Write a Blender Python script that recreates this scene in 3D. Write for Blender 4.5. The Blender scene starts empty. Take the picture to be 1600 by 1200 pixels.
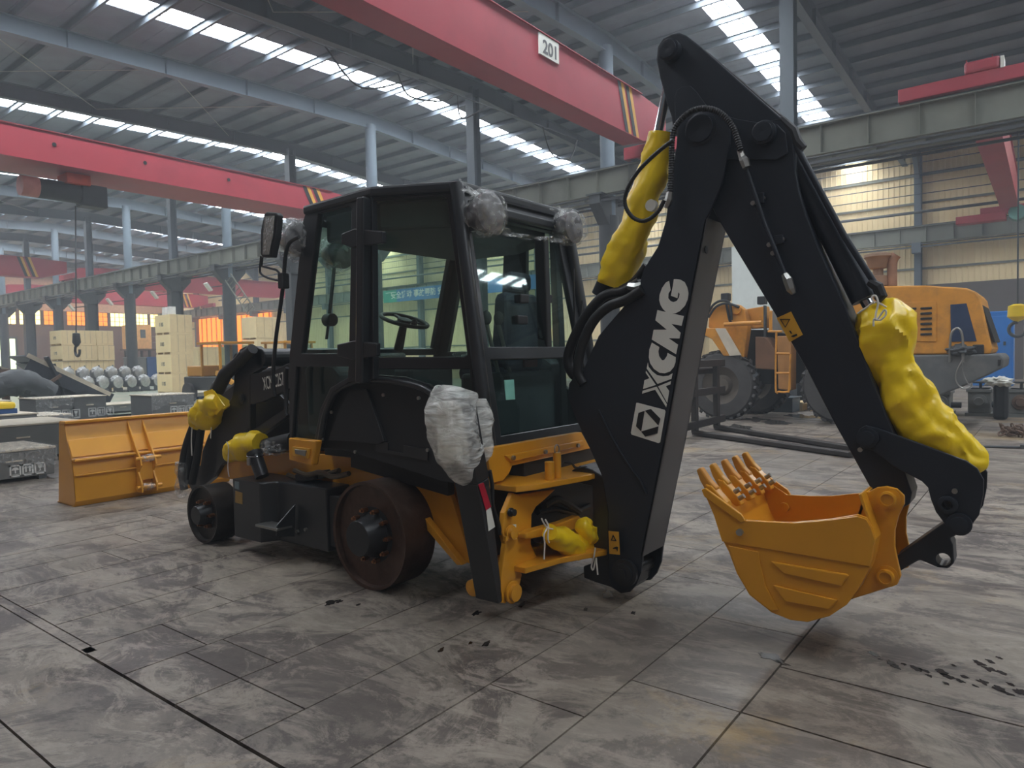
import bpy, bmesh, math, random
from mathutils import Vector, Matrix, noise
from mathutils.geometry import delaunay_2d_cdt
random.seed(7)
C = bpy.context.scene.collection
sc = bpy.context.scene
PI = math.pi
# World axes: +X runs across the hall (away to the right of the photo), +Y along it (away to the left), Z up, metres.
# ---------------------------------------------------------------- camera, world, exposure
cd = bpy.data.cameras.new('camera'); cam = bpy.data.objects.new('camera', cd); C.objects.link(cam)
m = [[0.610527, 0.043555, -0.790797, 0], [-0.791684, 0.005573, -0.610905, 0], [-0.022201, 0.999036, 0.037884, 1.55]]
cam.matrix_world = Matrix(m + [[0, 0, 0, 1]])
cd.sensor_width = 36; cd.lens = 24.525; cd.clip_start = .05; cd.clip_end = 500
sc.camera = cam
w = bpy.data.worlds.new('overcast_sky'); sc.world = w; w.use_nodes = True
w.node_tree.nodes['Background'].inputs[0].default_value = (.96, .98, 1, 1)
w.node_tree.nodes['Background'].inputs[1].default_value = 1.0
vol = w.node_tree.nodes.new('ShaderNodeVolumeScatter'); vol.inputs['Density'].default_value = .0045; vol.inputs['Anisotropy'].default_value = .35; vol.inputs['Color'].default_value = (.86, .93, 1, 1)   # thin bluish haze added through the hall, standing in for lens glare
w.node_tree.links.new(vol.outputs[0], w.node_tree.nodes['World Output'].inputs['Volume'])
sc.view_settings.view_transform = 'Standard'; sc.view_settings.look = 'None'
sc.view_settings.gamma = 1; sc.view_settings.use_curve_mapping = False
sc.view_settings.exposure = 0.9
SKYLIGHT = 14.0
# ---------------------------------------------------------------- materials
MATS = {}
def srgb(c):
    return tuple(((v/255)/12.92 if v/255 <= .04045 else ((v/255+.055)/1.055)**2.4) for v in c) + (1,)
def mat(name, col, rough=.5, metal=0, var=.12, scale=4, bump=0, bscale=60, spec=None, coat=0, dirt=None, dscale=2, damt=.5, rvar=.15):
    if name in MATS: return MATS[name]
    M = bpy.data.materials.new(name); M.use_nodes = True; nt = M.node_tree; N = nt.nodes; L = nt.links
    b = N['Principled BSDF']; c = srgb(col)
    tc = N.new('ShaderNodeTexCoord')
    nz = N.new('ShaderNodeTexNoise'); nz.inputs['Scale'].default_value = scale; nz.inputs['Detail'].default_value = 5
    L.new(tc.outputs['Object'], nz.inputs['Vector'])
    r = N.new('ShaderNodeValToRGB'); r.color_ramp.elements[0].position = .3; r.color_ramp.elements[1].position = .7
    r.color_ramp.elements[0].color = tuple(v*(1-var) for v in c[:3])+(1,); r.color_ramp.elements[1].color = tuple(min(1, v*(1+var)) for v in c[:3])+(1,)
    L.new(nz.outputs['Fac'], r.inputs['Fac']); out = r.outputs['Color']
    if dirt:
        n2 = N.new('ShaderNodeTexNoise'); n2.inputs['Scale'].default_value = dscale; n2.inputs['Detail'].default_value = 8; n2.inputs['Roughness'].default_value = .65
        L.new(tc.outputs['Object'], n2.inputs['Vector'])
        r2 = N.new('ShaderNodeValToRGB'); r2.color_ramp.elements[0].position = .48; r2.color_ramp.elements[1].position = .68
        r2.color_ramp.elements[1].color = (damt, damt, damt, 1)
        L.new(n2.outputs['Fac'], r2.inputs['Fac'])
        mx = N.new('ShaderNodeMixRGB'); mx.inputs['Color2'].default_value = srgb(dirt)
        L.new(r2.outputs['Color'], mx.inputs['Fac']); L.new(out, mx.inputs['Color1']); out = mx.outputs['Color']
    L.new(out, b.inputs['Base Color'])
    mr = N.new('ShaderNodeMapRange'); mr.inputs['To Min'].default_value = max(0, rough-rvar*.5); mr.inputs['To Max'].default_value = min(1, rough+rvar*.5)
    L.new(nz.outputs['Fac'], mr.inputs['Value']); L.new(mr.outputs['Result'], b.inputs['Roughness'])
    b.inputs['Metallic'].default_value = metal
    if spec is not None: b.inputs['Specular IOR Level'].default_value = spec
    if coat: b.inputs['Coat Weight'].default_value = coat; b.inputs['Coat Roughness'].default_value = .12
    if bump:
        n3 = N.new('ShaderNodeTexNoise'); n3.inputs['Scale'].default_value = bscale; n3.inputs['Detail'].default_value = 3
        L.new(tc.outputs['Object'], n3.inputs['Vector'])
        bp = N.new('ShaderNodeBump'); bp.inputs['Strength'].default_value = bump; bp.inputs['Distance'].default_value = .01
        L.new(n3.outputs['Fac'], bp.inputs['Height']); L.new(bp.outputs['Normal'], b.inputs['Normal'])
    MATS[name] = M; return M
def emis(name, col, s):
    M = bpy.data.materials.new(name); M.use_nodes = True; nt = M.node_tree
    nt.nodes.remove(nt.nodes['Principled BSDF']); e = nt.nodes.new('ShaderNodeEmission')
    e.inputs[0].default_value = srgb(col); e.inputs[1].default_value = s
    nt.links.new(e.outputs[0], nt.nodes['Material Output'].inputs[0]); MATS[name] = M; return M
def clear(name, col, alpha, rough, bump=0, bscale=20, tint=(255, 255, 255), stretch=(1, 1, 1)):
    # thin see-through sheet: part of the light passes straight through, the rest is a glossy skin
    M = bpy.data.materials.new(name); M.use_nodes = True; nt = M.node_tree; N = nt.nodes; L = nt.links
    b = N['Principled BSDF']; b.inputs['Base Color'].default_value = srgb(col); b.inputs['Roughness'].default_value = rough
    tr = N.new('ShaderNodeBsdfTransparent'); tr.inputs[0].default_value = srgb(tint)
    mx = N.new('ShaderNodeMixShader'); mx.inputs[0].default_value = alpha
    tc = N.new('ShaderNodeTexCoord')
    if bump:
        n3 = N.new('ShaderNodeTexNoise'); n3.inputs['Scale'].default_value = bscale; n3.inputs['Detail'].default_value = 4; n3.inputs['Distortion'].default_value = .8
        mp = N.new('ShaderNodeMapping'); mp.inputs['Scale'].default_value = stretch; L.new(tc.outputs['Object'], mp.inputs[0]); L.new(mp.outputs[0], n3.inputs['Vector'])
        bp = N.new('ShaderNodeBump'); bp.inputs['Strength'].default_value = bump; bp.inputs['Distance'].default_value = .06
        L.new(n3.outputs['Fac'], bp.inputs['Height']); L.new(bp.outputs['Normal'], b.inputs['Normal'])
        mr = N.new('ShaderNodeMapRange'); mr.inputs['From Min'].default_value = .35; mr.inputs['From Max'].default_value = .65
        mr.inputs['To Min'].default_value = max(0, alpha-.2); mr.inputs['To Max'].default_value = min(1, alpha+.2)
        L.new(n3.outputs['Fac'], mr.inputs['Value']); L.new(mr.outputs['Result'], mx.inputs[0])
    L.new(tr.outputs[0], mx.inputs[1]); L.new(b.outputs[0], mx.inputs[2]); L.new(mx.outputs[0], N['Material Output'].inputs[0])
    MATS[name] = M; return M
def glassmat(name, tint, spec):
    M = bpy.data.materials.new(name); M.use_nodes = True; nt = M.node_tree; N = nt.nodes; L = nt.links
    N.remove(N['Principled BSDF'])
    tr = N.new('ShaderNodeBsdfTransparent'); tr.inputs[0].default_value = srgb(tint)
    gl = N.new('ShaderNodeBsdfGlossy'); gl.inputs['Roughness'].default_value = .03; gl.inputs[0].default_value = (.9, 1, .97, 1)
    lw = N.new('ShaderNodeLayerWeight'); lw.inputs[0].default_value = .5
    pw = N.new('ShaderNodeMath'); pw.operation = 'POWER'; pw.inputs[1].default_value = 4; L.new(lw.outputs['Facing'], pw.inputs[0])
    ad = N.new('ShaderNodeMath'); ad.operation = 'MULTIPLY_ADD'; ad.inputs[1].default_value = .5*spec; ad.inputs[2].default_value = .03*spec
    L.new(pw.outputs[0], ad.inputs[0]); mx = N.new('ShaderNodeMixShader')
    L.new(ad.outputs[0], mx.inputs[0]); L.new(tr.outputs[0], mx.inputs[1]); L.new(gl.outputs[0], mx.inputs[2])
    L.new(mx.outputs[0], N['Material Output'].inputs[0]); MATS[name] = M; return M
BLACK = mat('black_machine_paint', (38, 40, 43), .38, var=.06, coat=.15, spec=.5)
BOOMB = mat('black_boom_paint', (37, 43, 51), .4, var=.06, spec=.45)
PLAST = mat('matt_black_plastic', (32, 33, 35), .6, var=.08, bump=.1, bscale=200)
RUBBER = mat('hose_rubber', (27, 28, 30), .55, var=.1)
ORANGE = mat('amber_machine_paint', (218, 152, 36), .33, var=.04, coat=.25, spec=.5)
DULLOR = mat('worn_amber_paint', (214, 146, 50), .5, var=.08, dirt=(150, 110, 60), dscale=3, damt=.5)
CHROME = mat('chrome_steel', (205, 208, 210), .15, metal=1, var=.03)
STEEL = mat('zinc_steel', (165, 165, 160), .35, metal=.9, var=.1)
RUST = mat('brown_wheel_steel', (88, 68, 58), .42, metal=.55, var=.2, scale=8, dirt=(62, 46, 38), dscale=9, damt=.6, bump=.15, bscale=40)
DARKWH = mat('dark_wheel_steel', (56, 52, 50), .42, metal=.5, var=.2, scale=8, bump=.1, bscale=30)
HUB = mat('black_hub', (40, 41, 43), .4, metal=.2)
BRASS = mat('bronze_bolt', (160, 112, 78), .3, metal=.9)
YELLOW = mat('yellow_vinyl', (255, 214, 30), .36, var=.05, scale=6, bump=.12, bscale=25, coat=.1)
STRING = mat('white_string', (222, 218, 210), .8)
DECAL = mat('white_decal', (226, 226, 216), .5, var=.02)
BLKDEC = mat('black_decal', (26, 28, 30), .5)
LABELY = mat('amber_label', (214, 160, 50), .5, var=.03)
REDREF = mat('red_reflector', (178, 24, 52), .3)
MINT = mat('mint_tag', (150, 222, 206), .6)
GLASS = glassmat('cab_glass', (240, 250, 246), 1.3)
TINTG = glassmat('tinted_headliner_glass', (212, 222, 220), 1.2)
WRAP = clear('stretch_film', (225, 228, 226), .2, .07, bump=.5, bscale=16)
BAGM = clear('milky_plastic_bag', (246, 247, 242), .5, .1, bump=.45, bscale=9, stretch=(1, 1, 3.2))
MIRR = mat('wrapped_mirror', (175, 178, 172), .12, metal=.8, bump=.8, bscale=60)
GREYB = mat('grey_painted_box', (112, 114, 112), .55, var=.06)
GREYT = mat('dusty_lid', (206, 196, 176), .7, var=.1)
WOOD = mat('plywood', (232, 208, 160), .75, var=.06, scale=3, dirt=(200, 168, 120), dscale=1.4, damt=.4)
REDP = mat('crane_red_paint', (170, 54, 66), .5, var=.06, scale=.8, dirt=(140, 42, 54), dscale=.6, damt=.4)
REDD = mat('crane_underside_red', (150, 30, 42), .6)
SLATE = mat('slate_steel_paint', (90, 100, 108), .55, var=.06, scale=.6)
SLATEL = mat('pale_slate_steel_paint', (112, 127, 138), .55, var=.05, scale=.6)
DARKST = mat('dark_steel_paint', (70, 74, 76), .55, var=.1)
GIRD = mat('grey_green_girder', (120, 122, 110), .6, var=.08, scale=.8, dirt=(100, 100, 90), dscale=.7, damt=.5)
PURL = mat('galvanised_purlin', (92, 100, 108), .5, metal=.3, var=.08)
WALLC = mat('cream_sheet_wall', (244, 222, 174), .65, var=.05, scale=.4, dirt=(220, 190, 138), dscale=.3, damt=.4)
BROWN = mat('brown_low_wall', (110, 84, 72), .8, var=.1, scale=.5, dirt=(80, 62, 54), dscale=.4, damt=.5)
DARKG = mat('brown_grey_door', (92, 84, 82), .7, var=.06)
TYRE = mat('dusty_tyre', (74, 72, 70), .85, var=.15, bump=.3, bscale=20)
BLUE = mat('blue_cabinet_paint', (28, 112, 190), .4, var=.05)
BLUED = mat('blue_pallet_paint', (40, 78, 130), .6)
CHARC = mat('charcoal_counterweight', (96, 98, 98), .6, var=.1, dirt=(130, 126, 118), dscale=2, damt=.4)
FLOODW = mat('white_lamp_housing', (220, 220, 210), .5)
LOUVRE = mat('louvre_slot', (22, 20, 18), .7)
SEATM = mat('seat_fabric', (58, 62, 76), .8, bump=.2, bscale=90)
INTER = mat('grey_cab_interior', (98, 102, 106), .6)
BALER = mat('wrapped_engine', (190, 192, 190), .22, metal=.5, var=.25, scale=5, bump=.9, bscale=9)
PIPEM = mat('dark_pipe', (66, 68, 70), .5)
SKYM = emis('translucent_skylight', (240, 247, 255), SKYLIGHT)
WINM = emis('sunlit_window', (255, 228, 140), 2.6)
ORW = emis('orange_sunlit_curtain', (255, 128, 40), 1.5)
DAY = emis('daylight_gap', (200, 220, 175), 1.8)
LAMPM = emis('lamp_lens', (255, 245, 225), 3.0)
# floor: worn dusty concrete planks with grey, brown and yellowish stains
def floormat():
    M = bpy.data.materials.new('worn_concrete'); M.use_nodes = True; nt = M.node_tree; N = nt.nodes; L = nt.links
    b = N['Principled BSDF']; geo = N.new('ShaderNodeNewGeometry'); oi = N.new('ShaderNodeObjectInfo')
    mp = N.new('ShaderNodeMapping'); L.new(geo.outputs['Position'], mp.inputs[0]); mp.inputs['Scale'].default_value = (1, .55, 1); mp.inputs['Rotation'].default_value = (0, 0, .35)
    def nz(sc_, det, ro, src, dist=0):
        n = N.new('ShaderNodeTexNoise'); n.inputs['Scale'].default_value = sc_; n.inputs['Detail'].default_value = det
        n.inputs['Roughness'].default_value = ro; n.inputs['Distortion'].default_value = dist; L.new(src, n.inputs['Vector']); return n.outputs['Fac']
    def ramp(src, p0, c0, p1, c1):
        r = N.new('ShaderNodeValToRGB'); e = r.color_ramp.elements
        e[0].position = p0; e[0].color = c0; e[1].position = p1; e[1].color = c1; L.new(src, r.inputs[0]); return r.outputs[0]
    def mix(fac, c1, c2, mode='MIX'):
        x = N.new('ShaderNodeMixRGB'); x.blend_type = mode
        if isinstance(fac, float): x.inputs[0].default_value = fac
        else: L.new(fac, x.inputs[0])
        for i, c in ((1, c1), (2, c2)):
            if isinstance(c, tuple): x.inputs[i].default_value = c
            else: L.new(c, x.inputs[i])
        return x.outputs[0]
    P0 = geo.outputs['Position']; P1 = mp.outputs[0]
    base = ramp(nz(.9, 10, .72, P1, .6), .3, srgb((84, 77, 71)), .68, srgb((148, 138, 125)))
    sp = ramp(nz(.22, 2, .5, P0), .34, (.4, .4, .4, 1), .52, (1, 1, 1, 1))          # zones with heavier wear
    st = ramp(nz(1.3, 11, .78, P1, 1.8), .47, (0, 0, 0, 1), .53, (.85, .85, .85, 1))
    c = mix(mix(1.0, st, sp, 'MULTIPLY'), base, srgb((68, 59, 56)))
    fl2 = ramp(nz(3.4, 9, .8, P1, 1.2), .5, (0, 0, 0, 1), .56, (.6, .6, .6, 1))            # flaked lighter skin
    c = mix(mix(1.0, fl2, sp, 'MULTIPLY'), c, srgb((156, 145, 132)))
    ye = ramp(nz(.5, 7, .74, P1, .9), .55, (0, 0, 0, 1), .66, (.6, .6, .6, 1))
    c = mix(ye, c, srgb((160, 134, 90)))
    oil = ramp(nz(2.2, 5, .65, P0, .6), .7, (0, 0, 0, 1), .74, (.8, .8, .8, 1))
    c = mix(oil, c, srgb((44, 39, 37)))
    fine = ramp(nz(14, 8, .75, P1), .3, (.78, .78, .78, 1), .7, (1.12, 1.12, 1.12, 1))
    c = mix(1.0, c, fine, 'MULTIPLY')
    rr = N.new('ShaderNodeMapRange'); L.new(oi.outputs['Random'], rr.inputs[0]); rr.inputs[3].default_value = .93; rr.inputs[4].default_value = 1.06
    c = mix(1.0, c, rr.outputs[0], 'MULTIPLY')
    L.new(c, b.inputs['Base Color'])
    ro = N.new('ShaderNodeMapRange'); L.new(nz(1.1, 6, .6, P1, .5), ro.inputs[0]); ro.inputs[1].default_value = .35; ro.inputs[2].default_value = .65
    ro.inputs[3].default_value = .38; ro.inputs[4].default_value = .7; L.new(ro.outputs[0], b.inputs['Roughness'])
    bp = N.new('ShaderNodeBump'); bp.inputs['Strength'].default_value = .25; bp.inputs['Distance'].default_value = .01
    L.new(nz(22, 6, .7, P0), bp.inputs['Height']); L.new(bp.outputs[0], b.inputs['Normal'])
    MATS['floor'] = M; return M
FLOOR = floormat()
JOINT = mat('dark_floor_joint', (34, 30, 27), .8)
ROOF = mat('grey_roof_sheet', (112, 120, 130), .6, var=.18, scale=1.2, bump=.2, bscale=4)
OILM = mat('oil_patch', (38, 34, 32), .25)
WATER = mat('wet_patch', (84, 80, 76), .08)
# ---------------------------------------------------------------- mesh helpers
class MB:
    def __init__(s): s.v = []; s.f = []
    def add(s, vs, fs):
        o = len(s.v); s.v += [tuple(v) for v in vs]; s.f += [tuple(i+o for i in f) for f in fs]; return s
    def bx(s, x0, x1, y0, y1, z0, z1):
        return s.add([(x, y, z) for x in (x0, x1) for y in (y0, y1) for z in (z0, z1)],
                     [(0, 1, 3, 2), (4, 6, 7, 5), (0, 4, 5, 1), (2, 3, 7, 6), (0, 2, 6, 4), (1, 5, 7, 3)])
    def obx(s, c, sx, sy, sz, R=None):
        R = R or Matrix.Identity(3); c = Vector(c)
        return s.add([c + R @ Vector((a*sx/2, b*sy/2, d*sz/2)) for a in (-1, 1) for b in (-1, 1) for d in (-1, 1)],
                     [(0, 1, 3, 2), (4, 6, 7, 5), (0, 4, 5, 1), (2, 3, 7, 6), (0, 2, 6, 4), (1, 5, 7, 3)])
    def bar(s, a, b, wx, wz, up=(0, 0, 1)):     # rectangular bar from a to b
        a, b = Vector(a), Vector(b); d = (b-a); l = d.length; d.normalize()
        sd = d.cross(Vector(up)); 
        if sd.length < 1e-4: sd = Vector((1, 0, 0))
        sd.normalize(); u = sd.cross(d)
        R = Matrix((sd, d, u)).transposed()
        return s.obx((a+b)/2, wx, l, wz, R)
    def tube(s, path, r, n=12, caps=True):
        P = [Vector(p) for p in path]; rs = r if isinstance(r, (list, tuple)) else [r]*len(P)
        t0 = (P[1]-P[0]).normalized(); u = t0.cross(Vector((0, 0, 1)))
        if u.length < .05: u = t0.cross(Vector((1, 0, 0)))
        u.normalize(); vs = []; 
        for i, p in enumerate(P):
            t = (P[min(i+1, len(P)-1)]-P[max(i-1, 0)]).normalized()
            u = (u - t*u.dot(t)).normalized(); w_ = t.cross(u)
            for k in range(n):
                a = 2*PI*k/n; vs.append(p + (u*math.cos(a)+w_*math.sin(a))*rs[i])
        fs = [(i*n+k, i*n+(k+1) % n, (i+1)*n+(k+1) % n, (i+1)*n+k) for i in range(len(P)-1) for k in range(n)]
        if caps: fs += [tuple(range(n))[::-1], tuple((len(P)-1)*n+k for k in range(n))]
        return s.add(vs, fs)
    def cyl(s, a, b, r, n=20, r2=None): return s.tube([a, b], [r, r2 if r2 is not None else r], n)
    def lathe(s, c, axis, prof, n=32):          # prof: (distance along axis, radius)
        c = Vector(c); ax = Vector(axis).normalized(); u = ax.orthogonal().normalized(); w_ = ax.cross(u); vs = []
        for d, r in prof:
            for k in range(n):
                a = 2*PI*k/n; vs.append(c + ax*d + (u*math.cos(a)+w_*math.sin(a))*r)
        fs = [(i*n+k, i*n+(k+1) % n, (i+1)*n+(k+1) % n, (i+1)*n+k) for i in range(len(prof)-1) for k in range(n)]
        return s.add(vs, fs)
    def plate(s, outer, holes=(), t=.01, n=None):   # flat plate of thickness t (along n, away from outer's plane), 3D loops
        O = [Vector(p) for p in outer]; nn = Vector((0, 0, 0))
        for i in range(len(O)): nn += (O[i]-O[0]).cross(O[(i+1) % len(O)]-O[0])
        nn.normalize()
        if n is not None and nn.dot(Vector(n)) < 0: nn = -nn
        u = (O[1]-O[0]).normalized(); u = (u-nn*u.dot(nn)).normalized(); w_ = nn.cross(u)
        loops = [O]+[[Vector(p) for p in h] for h in holes]
        co = []; fc = []
        for lp in loops:
            st = len(co); co += [Vector(((p-O[0]).dot(u), (p-O[0]).dot(w_))) for p in lp]; fc.append(list(range(st, len(co))))
        fixed = []
        for i, f in enumerate(fc):
            ar = sum(co[f[k]].x*co[f[(k+1) % len(f)]].y-co[f[(k+1) % len(f)]].x*co[f[k]].y for k in range(len(f)))
            fixed.append(f if (ar > 0) == (i == 0) else f[::-1])
        ed = [(f[k], f[(k+1) % len(f)]) for f in fixed for k in range(len(f))]
        r = delaunay_2d_cdt(co, ed, [], 0, 1e-6)
        V2 = r[0]
        def inside(p, f):
            c = False
            for k in range(len(f)):
                a, b = co[f[k]], co[f[(k+1) % len(f)]]
                if (a.y > p.y) != (b.y > p.y) and p.x < (b.x-a.x)*(p.y-a.y)/(b.y-a.y)+a.x: c = not c
            return c
        F = []
        for f in r[2]:
            g = sum((V2[i] for i in f), Vector((0, 0)))/len(f)
            if inside(g, fixed[0]) and not any(inside(g, h) for h in fixed[1:]): F.append(f)
        A = [O[0]+u*p.x+w_*p.y for p in V2]; k = len(A)
        s.add(A+[p+nn*t for p in A], [tuple(f)[::-1] for f in F]+[tuple(i+k for i in f) for f in F])
        for f in fixed:
            lp = [O[0]+u*co[i].x+w_*co[i].y for i in f]; q = len(lp)
            s.add(lp+[p+nn*t for p in lp], [(i, (i+1) % q, (i+1) % q+q, i+q) for i in range(q)])
        return s
    def build(s, name, material, parent=None, bevel=0, smooth=False, merge=True):
        me = bpy.data.meshes.new(name); off = wloc(parent) if parent else Vector((0, 0, 0))
        me.from_pydata([tuple(Vector(v)-off) for v in s.v], [], s.f)
        b = bmesh.new(); b.from_mesh(me)
        if merge: bmesh.ops.remove_doubles(b, verts=b.verts, dist=1e-5)
        bmesh.ops.recalc_face_normals(b, faces=b.faces)
        for f in b.faces: f.smooth = smooth
        b.to_mesh(me); b.free()
        o = bpy.data.objects.new(name, me); C.objects.link(o); me.materials.append(material)
        if parent: o.parent = parent
        if bevel:
            md = o.modifiers.new('edge', 'BEVEL'); md.width = bevel; md.segments = 2; md.limit_method = 'ANGLE'; md.angle_limit = math.radians(40)
        if smooth:
            try: me.set_sharp_from_angle(angle=math.radians(40))
            except Exception: pass
        return o
WL = {}
def wloc(o):
    v = Vector((0, 0, 0))
    while o: v += o.location; o = o.parent
    return v
def X3(x, pts): return [(x, a, b) for a, b in pts]
def Y3(y, pts): return [(a, y, b) for a, b in pts]
def Z3(z, pts): return [(a, b, z) for a, b in pts]
def lab(o, label): o['label'] = label; return o
def tag(o, label=None, cat=None, group=None, kind=None):
    if label: o['label'] = label
    if cat: o['category'] = cat
    if group: o['group'] = group
    if kind: o['kind'] = kind
    return o
def thing(name, label, cat, loc, group=None, rz=0):
    o = bpy.data.objects.new(name, None); C.objects.link(o); o.location = loc; o.rotation_euler = (0, 0, rz)
    o.empty_display_size = .2
    return tag(o, label, cat, group)
def struct(name, loc=(0, 0, 0)):
    o = bpy.data.objects.new(name, None); C.objects.link(o); o.location = loc; o['kind'] = 'structure'; o.empty_display_size = .2; return o
def copy(o, loc=None, parent=None):
    c = o.copy(); C.objects.link(c)
    if loc is not None: c.location = loc
    if parent is not None: c.parent = parent
    return c
def copytree(o, loc, rz=None, **kw):
    c = copy(o, loc); 
    if rz is not None: c.rotation_euler = (0, 0, rz)
    for a in list(o.children):
        d = a.copy(); C.objects.link(d); d.parent = c
        for g in list(a.children):
            e = g.copy(); C.objects.link(e); e.parent = d
    for k, v in kw.items(): c[k] = v
    return c
def circ(c, r, n=20, plane='x'):
    if plane == 'x': return [(c[0], c[1]+r*math.cos(2*PI*k/n), c[2]+r*math.sin(2*PI*k/n)) for k in range(n)]
    return [(c[0]+r*math.cos(2*PI*k/n), c[1], c[2]+r*math.sin(2*PI*k/n)) for k in range(n)]
def spline(P, k=6):        # Catmull-Rom through the points
    P = [Vector(p) for p in P]; o = []
    for i in range(len(P)-1):
        a, b, c, d = P[max(i-1, 0)], P[i], P[i+1], P[min(i+2, len(P)-1)]
        for j in range(k):
            t = j/k; o.append(.5*((2*b)+(c-a)*t+(2*a-5*b+4*c-d)*t*t+(3*b-a-3*c+d)*t**3))
    return o+[P[-1]]
def sleeve(name, ctr, rad, material, parent, amp=.02, n=40, seed=0, k=7, label=None, flat=1):
    # loose wrinkled tube around a path
    P = spline(ctr, k); R = []
    for i in range(len(P)):
        t = i/k; a = min(int(t), len(rad)-2); R.append(rad[a]+(rad[a+1]-rad[a])*(t-a))
    b = MB(); b.tube(P, R, n, caps=True)
    out = []
    for i, p in enumerate(P):
        for q in range(n):
            v = Vector(b.v[i*n+q]); d = (v-p)
            w1 = v*7+Vector((seed, 0, 0)); w1 += Vector((noise.noise(v*5), noise.noise(v*5+Vector((9, 0, 0))), 0))*1.2
            f = noise.noise(w1)*amp*1.0 + (.35-abs(noise.noise(w1*1.6+Vector((4, 2, seed)))))*amp*.75 + (.3-abs(noise.noise(Vector((v.x*6, v.y*16, v.z*16+seed)))))*amp*.35
            d.x *= flat
            out.append(p+d+(d.normalized()*f))
    b.v = [tuple(v) for v in out]
    o = b.build(name, material, parent, smooth=True, merge=False)
    if label: lab(o, label)
    return o
def text(name, body, material, parent, origin, xdir, ydir, size, ext=.002, sx=1, align='LEFT', bold=0):
    cu = bpy.data.curves.new(name, 'FONT'); cu.body = body; cu.size = size; cu.extrude = ext; cu.align_x = align; cu.offset = bold
    cu.materials.append(material); o = bpy.data.objects.new(name, cu); C.objects.link(o)
    x = Vector(xdir).normalized(); z = x.cross(Vector(ydir)).normalized(); y = z.cross(x)
    M = Matrix((x*sx, y, z)).transposed().to_4x4()
    M.translation = Vector(origin)-(wloc(parent) if parent else Vector((0, 0, 0))); 
    if parent: o.parent = parent
    bpy.context.view_layer.update(); dg = bpy.context.evaluated_depsgraph_get()
    me = bpy.data.meshes.new_from_object(o.evaluated_get(dg)); q = bpy.data.objects.new(name, me); C.objects.link(q)
    if not me.materials: me.materials.append(material)
    bpy.data.objects.remove(o); q.parent = parent; q.matrix_basis = M
    return q
# ---------------------------------------------------------------- the hall: floor
XN, XF, YS, YE = -3, 41, -14, 84
fl = struct('floor')
MB().bx(XN-30, XF, YS-30, YE, -.3, -.05).build('subfloor', JOINT, fl)
rows = []
y = 1.05-.527*8
ys = [y+.527*i for i in range(44)]
def slab(x0, x1, y0, y1, g=.005):
    return MB().bx(x0+g, x1-g, y0+g, y1-g, -.048, 0).build('slab', FLOOR, fl)
rnd = random.Random(3)
JX = {8: [1.515, 2.92, 3.9], 9: [1.515, 2.5, 4.5], 10: [1.515, 3.2, 5.2], 11: [1.515, 1.84], 12: [1.515, 1.84, 2.05], 13: [1.515, 1.96, 5.6], 14: [1.575, 2.43, 4.4], 15: [1.575, 3.2], 16: [1.575, 3.6], 7: [1.515, 3.46, 6.1], 6: [1.515, 2.2, 4.6]}
for i in range(8, len(ys)-1):
    y0, y1 = ys[i], ys[i+1]
    xs = [1.575 if y0 > 4.1 else 1.515] + JX.get(i, [0, 2.2+rnd.random()*2])[1:]
    x = xs[-1]
    while x < 15.5 and len(xs) < 6:
        x += 2.6+rnd.random()*2.2; xs.append(x)
    xs[-1] = 16.5
    for a, b in zip(xs, xs[1:]): slab(a, b, y0, y1, .0045 if a < 1.6 else .0035)
for a, b in zip([-14, 1.92, 8.6], [1.92, 8.6, 19.5]): slab(.99, 1.507, a, b, .005)       # narrow strip left of the rail joint
for y0 in (4.12, 5.6, 9, 14): slab(1.507, 1.575, y0, {4.12: 5.6, 5.6: 9, 9: 14, 14: ys[-1]}[y0], .004)
for a, b in ((-14, -6), (-6, 1.2), (1.2, 13), (13, 19.5)):
    slab(-33, -2.2, a, b, .006); slab(-2.2, .99, a, b, .006)
slab(-33, 40.8, -44, -14, .01)
slab(.99, 16.5, -14, -8, .01); slab(.99, 16.5, -8, -3, .01)
for a, b in ((1.515, 2.92), (2.92, 3.46), (3.46, 6.96), (6.96, 11.5), (11.5, 16.5)): slab(a, b, -3, 1.05, .006); slab(.99, 16.5, ys[-1], 23.2, .01)
for a, b in ((-14, -6), (-6, 0), (0, 6), (6, 12), (12, 18), (18, 24)):
    slab(16.5, 24, a, b, .01); slab(24, 32, a, b, .01); slab(32, 40.8, a, b, .01)
GREENF = mat('green_grey_floor_paint', (158, 168, 148), .35, var=.1, scale=.5, dirt=(190, 182, 164), dscale=.35, damt=.8)
for a, b in ((24, 36), (36, 48), (48, 60), (60, 72), (72, 84)):
    for c, d in ((-33, 10), (10, 20), (20, 30), (30, 40.8)):
        MB().bx(c+.01, d-.01, a+.01, b-.01, -.02, 0).build('slab', GREENF, fl)
# dark oil marks and small chips lying on the concrete
def blot(name, x, y, r, seed, material, z=.002, asp=1, rot=0):
    b = MB(); n = 26; c = []
    for k in range(n):
        a = 2*PI*k/n; q = r*(.6+.55*noise.noise(Vector((math.cos(a)*1.6+seed, math.sin(a)*1.6, seed))) + .4*abs(noise.noise(Vector((math.cos(a)*5+seed, math.sin(a)*5, 2)))))
        dx, dy = q*math.cos(a), q*math.sin(a)*asp; c.append((x+dx*math.cos(rot)-dy*math.sin(rot), y+dx*math.sin(rot)+dy*math.cos(rot)))
    b.plate(Z3(z-.001, c), t=.001, n=(0, 0, 1)); o = b.build(name, material, fl); return o
px = [(2.785,3.66),(2.82,3.628),(2.852,3.478),(2.655,2.566),(2.849,2.416),(2.806,2.494),(3.593,2.245),(3.889,2.258),(3.7,1.974),(4.899,5.921),(3.435,2.617),(3.168,2.757)]
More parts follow.
